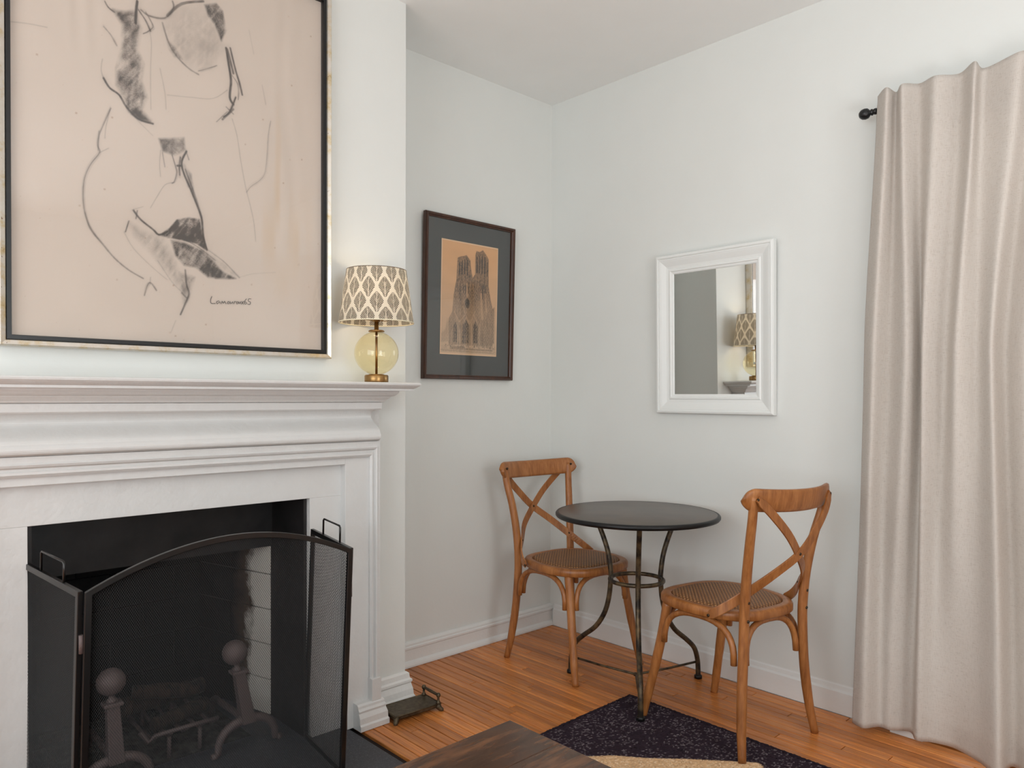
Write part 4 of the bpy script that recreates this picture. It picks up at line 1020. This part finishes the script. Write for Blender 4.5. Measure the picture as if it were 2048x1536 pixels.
# ------------------------------------------------------------------ bistro table
TX, TY = .855, -.385
tb = thing('bistro_table', 'round dark metal bistro table with three curved legs in the corner', 'table', (TX,TY,0))
MB().lathe([(0,.710),(.318,.710),(.321,.7135),(.321,.7285),(.318,.7295),(0,.7295)], seg=96).build('table_top', M_tabletop, tb, local=True)
MB().tube([(.3225*math.cos(t), .3225*math.sin(t), .7195) for t in np.linspace(0,2*PI,96,endpoint=False)], .0105, 10, closed=True).build('rolled_rim', M_black, tb, local=True)
legs = [math.atan2(-.238,.202), math.atan2(.296,.106), math.atan2(-.058,-.308)]
lift = [.009, 0, 0]
def cr(pts, n=6):
    q = [Vector(p) for p in pts]; out = []
    for i in range(len(q)-1):
        p0 = q[max(i-1,0)]; p1 = q[i]; p2 = q[i+1]; p3 = q[min(i+2,len(q)-1)]
        for k in range(n):
            t = k/n; out.append(.5*((2*p1)+(-p0+p2)*t+(2*p0-5*p1+4*p2-p3)*t*t+(-p0+3*p1-3*p2+p3)*t**3))
    out.append(q[-1]); return out
for a_, lf in zip(legs, lift):
    c_, s_ = math.cos(a_), math.sin(a_)
    prof_ = [(.190,.708),(.176,.66),(.150,.60),(.130,.54),(.119,.47),(.119,.43),(.127,.36),(.148,.29),(.190,.225),(.250,.175),(.290,.135),(.308,.085),(.313,.03),(.313,lf+.012)]
    g_ = MB().tube(cr([(r*c_, r*s_, z) for r,z in prof_]), .0105, 12).build('leg', M_table, tb, local=True)
    MB().lathe([(0,lf),(.0165,lf),(.0165,lf+.012),(.012,lf+.016),(0,lf+.016)], .313*c_, .313*s_, 16).build('foot_cap', M_black, g_, local=True)
MB().tube([(.108*math.cos(t), .108*math.sin(t), .452) for t in np.linspace(0,2*PI,48,endpoint=False)], .0088, 10, closed=True).build('ring', M_table, tb, local=True)
for a_ in legs:
    c_, s_ = math.cos(a_), math.sin(a_)
    MB().tube([(0,0,.062),(.16*c_,.16*s_,.064),(.311*c_,.311*s_,.072)], .005, 8).build('stretcher', M_table, tb, local=True)
MB().lathe([(0,.056),(.010,.057),(.010,.067),(0,.068)], 0, 0, 12).build('stretcher_hub', M_table, tb, local=True)

# ------------------------------------------------------------------ cross-back chairs
def seat_outline(inset=0, n=64):
    pts = []
    for i in range(n):
        a_ = 2*PI*i/n; c_, s_ = math.cos(a_), math.sin(a_)
        ex = 2/3.1
        x = math.copysign(abs(c_)**ex, c_); y = math.copysign(abs(s_)**ex, s_)
        hx = .212-inset; hy = (.214-inset)*(1-.13*max(0,-x)-.07*max(0,x)+.02)
        pts.append((x*hx+.008, y*hy))
    return pts
def make_chair(label, loc, rot):
    t = thing('cross_back_chair', label, 'chair', loc, rot, 'cross-back chairs at the bistro table')
    # seat rim: lofted rings
    o_ = seat_outline(0); rings = [(.004,.436),(0,.440),(0,.460),(.004,.467),(.010,.470),(.030,.470),(.034,.466),(.036,.455)]
    vs = []; n = len(o_)
    for ins, z in rings: vs += [(x,y,z) for x,y in seat_outline(ins)]
    fs = [(k*n+i, k*n+(i+1)%n, (k+1)*n+(i+1)%n, (k+1)*n+i) for k in range(len(rings)-1) for i in range(n)]
    fs += [tuple(range(n-1,-1,-1))]
    MB().add(vs, fs, True).build('seat', M_chair, t, local=True)
    vs = []; rr_ = [(.0355,.462),(.038,.469),(.046,.4735),(.07,.4755),(.12,.4765),(.17,.477)]
    for ins, z in rr_: vs += [(x,y,z) for x,y in seat_outline(ins)]
    fs = [(k*n+i, k*n+(i+1)%n, (k+1)*n+(i+1)%n, (k+1)*n+i) for k in range(len(rr_)-1) for i in range(n)]+[tuple((len(rr_)-1)*n+i for i in range(n))]
    MB().add(vs, fs, True).build('cane_pad', M_cane, t, local=True, label='brown woven cane seat pad')
    for s in (-1,1):
        MB().tube(cr([(.140,s*.168,.440),(.155,s*.172,.34),(.180,s*.184,.2),(.206,s*.197,.07),(.220,s*.203,0)],4), [.0185]*5+[.0180]*4+[.0165]*4+[.0145]*4, 14).build('leg', M_chair, t, local=True)
        pts = cr([(-.228,s*.206,0),(-.212,s*.192,.10),(-.200,s*.176,.24),(-.196,s*.167,.38),(-.196,s*.166,.47),(-.204,s*.170,.58),(-.222,s*.181,.70),(-.243,s*.196,.80),(-.252,s*.203,.872)],4)
        k = len(pts); MB().tube(pts, [.0145+.0045*min(1,i/6) if i < k*.55 else .019-.003*(i-k*.55)/(k*.45) for i in range(k)], 14, flat=((1,0,0),.85)).build('rear_post', M_chair, t, local=True)
    # crest rail, bowed backwards
    cs = []; hv = []; nv = []
    us = [-math.cos(PI*i/36) for i in range(37)]
    for u in us:
        y = u*.236; x = -.232-.062*(1-(u)**2)**.9
        hgt = .0385*math.sqrt(max(.03, 1-max(0,(abs(u)-.84)/.16)**2)); zc = .862-.008*(1-u*u)
        d = Vector((.062*.9*2*u/max(.25,(1-u*u+1e-3)**.1), .236, 0)).normalized()
        cs.append((x,y,zc)); hv.append((-.006,0,hgt)); nv.append((d.y,-d.x,0))
    cm = MB(); n8 = 12; vs = []
    for c_, h_, q_ in zip(cs, hv, nv):
        for k in range(n8):
            a_ = 2*PI*k/n8; ca, sa = math.cos(a_), math.sin(a_)
            ex = .55; hh_ = math.copysign(abs(ca)**ex, ca); tt_ = math.copysign(abs(sa)**ex, sa)
            vs.append(Vector(c_)+Vector(h_)*hh_+Vector(q_).normalized()*.0105*tt_)
    m_ = len(cs); fs = [(i*n8+k, i*n8+(k+1)%n8, (i+1)*n8+(k+1)%n8, (i+1)*n8+k) for i in range(m_-1) for k in range(n8)]+[tuple(range(n8)), tuple((m_-1)*n8+k for k in range(n8-1,-1,-1))]
    cm.add(vs, fs, True).build('crest_rail', M_chair, t, local=True)
    # two crossing bent slats
    for s in (-1,1):
        dx = .0032*s
        ctr = cr([(-.268,s*.205,.866),(-.288,s*.150,.812),(-.296,s*.075,.742),(-.285+dx,0,.672),(-.246,-s*.085,.602),(-.196,-s*.140,.545),(-.160,-s*.178,.505),(-.122,-s*.2045,.472),(-.085,-s*.2145,.448)],5)
        n = len(ctr); nn_ = []; hv = []
        for i, c_ in enumerate(ctr):
            t_ = (ctr[min(i+1,n-1)]-ctr[max(i-1,0)]).normalized()
            f_ = i/(n-1)
            # outward normal turns from backwards to sideways
            base = Vector((-1, 0, 0)).lerp(Vector((-.15, -s, 0)), max(0, min(1, (f_-.45)/.5)))
            nrm = (base-t_*base.dot(t_)).normalized(); nn_.append(nrm)
            hv.append(t_.cross(nrm).normalized()*(.0155 if 1 < i < n-2 else .011))
        MB().ribbon(ctr, hv, nn_, .0055).build('cross_slat', M_chair, t, local=True)
    # bentwood arches under the seat
    def hoop(p0, p1, top, out):
        p0 = Vector(p0); p1 = Vector(p1); pts = []; mid = []
        for i in range(19):
            u = i/18; a_ = PI*u
            w = (1-math.copysign(abs(math.cos(a_))**.75, math.cos(a_)))/2
            z = p0.z+(top-p0.z)*math.sin(a_)**.72 if 0 < i < 18 else p0.z
            b_ = p0.lerp(p1, w); pts.append((b_.x+out[0]*math.sin(a_), b_.y+out[1]*math.sin(a_), z))
        MB().tube(pts, .0112, 10).build('bentwood_arch', M_chair, t, local=True)
    fl_, rl_ = .148, -.176
    hoop((.172,-.152,.295), (.172,.152,.295), .427, (-.012,0))
    hoop((-.188,-.142,.295), (-.188,.142,.295), .427, (.015,0))
    for s in (-1,1): hoop((.137,s*.186,.295), (-.168,s*.180,.295), .427, (0,-s*.004))
    # screws
    sm_ = []
    for s in (-1,1): sm_ += [((-.271,s*.205,.862),(-1,0,0)), ((-.232,s*.203,.868),(1,0,0)), ((-.2135,s*.166,.512),(-1,0,0)), ((-.2125,s*.166,.450),(-1,0,0)), ((-.186,s*.150,.540),(.8,0,.5)), ((-.088,s*.2185,.450),(0,s,0))]
    sm_.append(((-.2912,0,.672),(-1,0,0))); sm_.append(((-.279,0,.672),(1,0,0)))
    for p, d in sm_:
        p = Vector(p); d = Vector(d).normalized()
        MB().tube([p-d*.003, p+d*.0008, p+d*.0022], [.0055,.0055,.0028], 10).build('screw', M_screw, t, local=True)
    return t
make_chair('honey wood cross-back chair with cane seat, standing in the corner left of the bistro table', (.459,-.326,0), math.radians(-3.8))
c2 = make_chair('honey wood cross-back chair with cane seat, nearer one with its back to the curtain', (1.279,-.404,.0035), math.radians(172.3)); c2.rotation_euler.x = math.atan(.0075/.41)

# ------------------------------------------------------------------ coffee table (corner in view)
ct = thing('coffee_table', 'dark stained wooden coffee table, its corner in the foreground', 'table', (1.98,-2.12,0))
cx0, cx1, cy0, cy1 = 1.414, 2.55, -2.62, -1.619
bw = (cx1-cx0)/8
for k in range(7):
    MB().box(cx0+bw*8/7*k+.0001, cx0+bw*8/7*(k+1)-.0001, cy0, cy1, .385, .42).build('tabletop_board', M_coffee, ct, bevel=.0014)
mb = MB(); mb.box(cx0+.05,cx1-.05,cy1-.07,cy1-.05,.315,.3845); mb.box(cx0+.05,cx1-.05,cy0+.05,cy0+.07,.315,.3845); mb.box(cx0+.05,cx0+.07,cy0+.07,cy1-.07,.315,.3845); mb.box(cx1-.07,cx1-.05,cy0+.07,cy1-.07,.315,.3845)
mb.build('apron', M_coffee, ct)
for xx in (cx0+.03, cx1-.10):
    for yy in (cy0+.03, cy1-.10):
        MB().box(xx,xx+.07,yy,yy+.07,.0105 if True else 0,.3845).build('leg', M_coffee, ct, bevel=.003)

# ------------------------------------------------------------------ rug
rg = thing('rug', 'woven rug, purplish black with pale flecks and a tan curved field', 'rug', (2.0,-1.5,0))
rx0, rx1, ry0, ry1 = .889, 2.7, -2.3, -.466
st = .0036; X1 = np.arange(rx0, rx1, st); Yv = np.arange(ry0, ry1, st*1.15); Xg, Yg = np.meshgrid(X1, Yv); hh, ww = Xg.shape
I, J = np.meshgrid(np.arange(hh), np.arange(ww), indexing='ij')
kn = rng.random((hh,ww)); kn2 = rng.random((hh, ww))
# flecks: short pale runs along the weave
run = (smooth_noise(hh,ww,hh//4,ww-2,21) > .92) & (smooth_noise(hh,ww,hh//12,ww//12,22) > .45)
fle = (run & (I % 2 == 0)) | ((kn > .84) & (smooth_noise(hh,ww,hh//16,ww//16,23) > .22) & ((I+J) % 2 == 1))
base = lin(46,36,43)*(1+.5*(kn2[:,:,None]-.5))
Cr = np.where(fle[:,:,None], lin(128,117,120)*(.35+.8*kn2[:,:,None]), base)
# tan field: big disc shape whose edge crosses the corner
TANP = [1.045,-1.06, 1.11,-.971, 1.158,-.91, 1.253,-.836, 1.345,-.745, 1.433,-.669, 1.48,-.628, 1.513,-.600, 1.535,-.612, 1.60,-.70, 1.75,-.95, 1.85,-1.3, 1.80,-1.7, 1.5,-1.9, 1.2,-1.7, 1.05,-1.4]
tm = poly_mask(Xg, Yg+.004*(kn-.5), TANP, .002)
tanc = lin(196,160,122)*(.78+.5*kn2[:,:,None]); tanc = np.where((kn > .85)[:,:,None], lin(222,196,164), tanc)
Cr = Cr*(1-tm[:,:,None])+tanc*tm[:,:,None]
Zr = .0065+.0022*((I+J) % 2)+.0012*kn+.0006*np.sin(I*PI/2)
edge_ = (I == 0)|(I == hh-1)|(J == 0)|(J == ww-1); Zr = np.where(edge_, .0005, Zr)
jit = .0016*(kn2-.5)
wob = .0022*np.sin(I*.9)*(J <= 1)+.003*(kn2-.5)*(J <= 1)
wob2 = .0025*np.sin(J*.8)*(I >= hh-2)+.003*(kn-.5)*(I >= hh-2)
grid_obj('woven_pile', np.stack([Xg+jit-wob, Yg+jit+wob2, Zr], -1), np.clip(Cr,0,1), M_rug, rg, False)
eb = MB()
mb = MB()
hem = [(rx0-.004+random.uniform(-.002,.002), y_, .005) for y_ in np.arange(ry1+.004, -2.3, -.006)]
mb.tube(hem, [.0048+random.uniform(-.0008,.0012) for _ in hem], 6)
hem = [(x_, ry1+.004+random.uniform(-.002,.002), .005) for x_ in np.arange(rx0-.004, 2.7, .006)]
mb.tube(hem, [.0048+random.uniform(-.0008,.0012) for _ in hem], 6)
M_rughem = mat('rug_binding', srgb(44,35,42), .95, 0, .1)
mb.build('rug_edging', M_rughem, rg)

# ------------------------------------------------------------------ curtain and rod
KEYS = [(1.674,-.1,1.639,-.1,1.618,-.120),(1.722,-.14,1.693,-.14,1.662,-.138),(1.74,-.108,1.72,-.1,1.696,-.085),(1.78,-.14,1.794,-.14,1.736,-.084),(1.817,-.108,1.822,-.09,1.790,-.048),
 (1.876,-.14,1.852,-.14,1.824,-.102),(1.933,-.108,1.901,-.1,1.863,-.078),(1.993,-.145,1.947,-.145,1.931,-.068),(2.008,-.105,1.993,-.115,2.012,-.11),(2.102,-.135,2.052,-.152,2.085,-.168),(2.133,-.11,2.068,-.09,2.098,-.072),
 (2.18,-.14,2.14,-.13,2.17,-.12),(2.24,-.108,2.21,-.085,2.25,-.06),(2.30,-.14,2.28,-.14,2.32,-.15),(2.36,-.105,2.36,-.08,2.39,-.07),(2.45,-.14,2.45,-.14,2.47,-.14),(2.55,-.105,2.55,-.08,2.56,-.07),(2.66,-.14,2.66,-.14,2.66,-.14),(2.78,-.105,2.78,-.08,2.77,-.07),(2.9,-.14,2.9,-.14,2.88,-.14),(3.02,-.105,3.02,-.08,3.0,-.07),(3.15,-.14,3.15,-.14,3.12,-.14)]
K = np.array(KEYS); K[:,1] = -.122+(K[:,1]+.122)*1.5; K[:,3] = -.120+(K[:,3]+.120)*1.5; K[:,1] = np.minimum(K[:,1], -.0985); nS = (len(K)-1)*9+1
def crs(v):
    out = np.zeros(nS)
    for i in range(len(K)-1):
        p0,p1,p2,p3 = v[max(i-1,0)],v[i],v[i+1],v[min(i+2,len(K)-1)]
        if i == len(K)-2: ts = np.linspace(0,1,10)
        else: ts = np.arange(9)/9
        sg = .5*((2*p1)+(-p0+p2)*ts+(2*p0-5*p1+4*p2-p3)*ts**2+(-p0+3*p1-3*p2+p3)*ts**3)
        out[i*9:i*9+len(ts)] = sg
    return out
SK = [crs(K[:,k]) for k in range(6)]
def curtain_mesh(z0, z1, nZ, off, seed):
    zs = np.linspace(z0, z1, nZ); P = np.zeros((nZ, nS, 3))
    for r_, z in enumerate(zs):
        if z > 1.36: t = (z-1.36)/(2.20-1.36); t = min(t,1.05); a_, b_, k0, k1 = SK[2], SK[0], SK[3], SK[1]
        else: t = (1.36-z)/1.335; a_, b_, k0, k1 = SK[2], SK[4], SK[3], SK[5]
        t = max(0,t); e_ = t*t*(3-2*min(t,1))*.5+t*.5
        P[r_,:,0] = a_+(b_-a_)*e_; P[r_,:,1] = k0+(k1-k0)*e_+off
        P[r_,:,2] = z
    s = np.arange(nS)/9.0
    Z = zs[:,None]
    P[:,:,1] += .0008*np.sin(s[None,:]*2.3+Z*5.1)*np.sin(Z*7.3+s[None,:])+.0004*np.sin(Z*31+s[None,:]*4)*np.sin(s[None,:]*1.7+Z*3)
    P[:,:,0] += .003*np.sin(Z*3.1+s[None,:]*1.3)
    if z1 > 2.2: P[-1,:,2] += .004*np.sin(s*2.1)
    return P
cu = thing('curtain', 'long beige linen curtain hanging in folds from the black rod', 'curtain', (2.3,-.10,.02))
Pc = curtain_mesh(.030, 2.262, 120, 0, 1)
co = grid_obj('curtain_panel', Pc, np.ones(Pc.shape)*.7, M_linen, cu)
md = co.modifiers.new('solid', 'SOLIDIFY'); md.thickness = .0012
Ph = curtain_mesh(2.10, 2.258, 8, .0028, 1); oh = grid_obj('header_band', Ph, np.ones(Ph.shape)*.7, M_linen, cu)
Ph = curtain_mesh(.0315, .105, 6, .0028, 1); oh = grid_obj('bottom_hem', Ph, np.ones(Ph.shape)*.7, M_linen, cu)
rod = thing('curtain_rod', 'black metal curtain rod with ball finial above the curtain', 'curtain rod', (1.63,-.09,2.216))
MB().tube([(1.652,-.084,2.217),(3.3,-.084,2.217)], .0085, 14).build('rod', M_knob, rod)
fn = MB(); pr = [(0,-.021),(.011,-.018),(.0175,-.010),(.0195,0),(.0175,.010),(.010,.017),(.008,.019),(.0115,.022),(.0115,.026),(.008,.029),(.011,.033),(.011,.040),(.0088,.042),(0,.042)]
seg = 24; vs = []
for r, d in pr:
    for k in range(seg): a_ = 2*PI*k/seg; vs.append((1.630+d, -.084+r*math.cos(a_), 2.217+r*math.sin(a_)))
fn.add(vs, [(i*seg+k, i*seg+(k+1)%seg, (i+1)*seg+(k+1)%seg, (i+1)*seg+k) for i in range(len(pr)-1) for k in range(seg)], True).build('ball_finial', M_knob, rod)
MB().tube([(1.70,-.001,2.195),(1.70,-.06,2.195),(1.70,-.084,2.206)], .006, 8).build('bracket', M_knob, rod)
MB().tube([(3.2,-.001,2.195),(3.2,-.06,2.195),(3.2,-.084,2.206)], .006, 8).build('bracket', M_knob, rod)
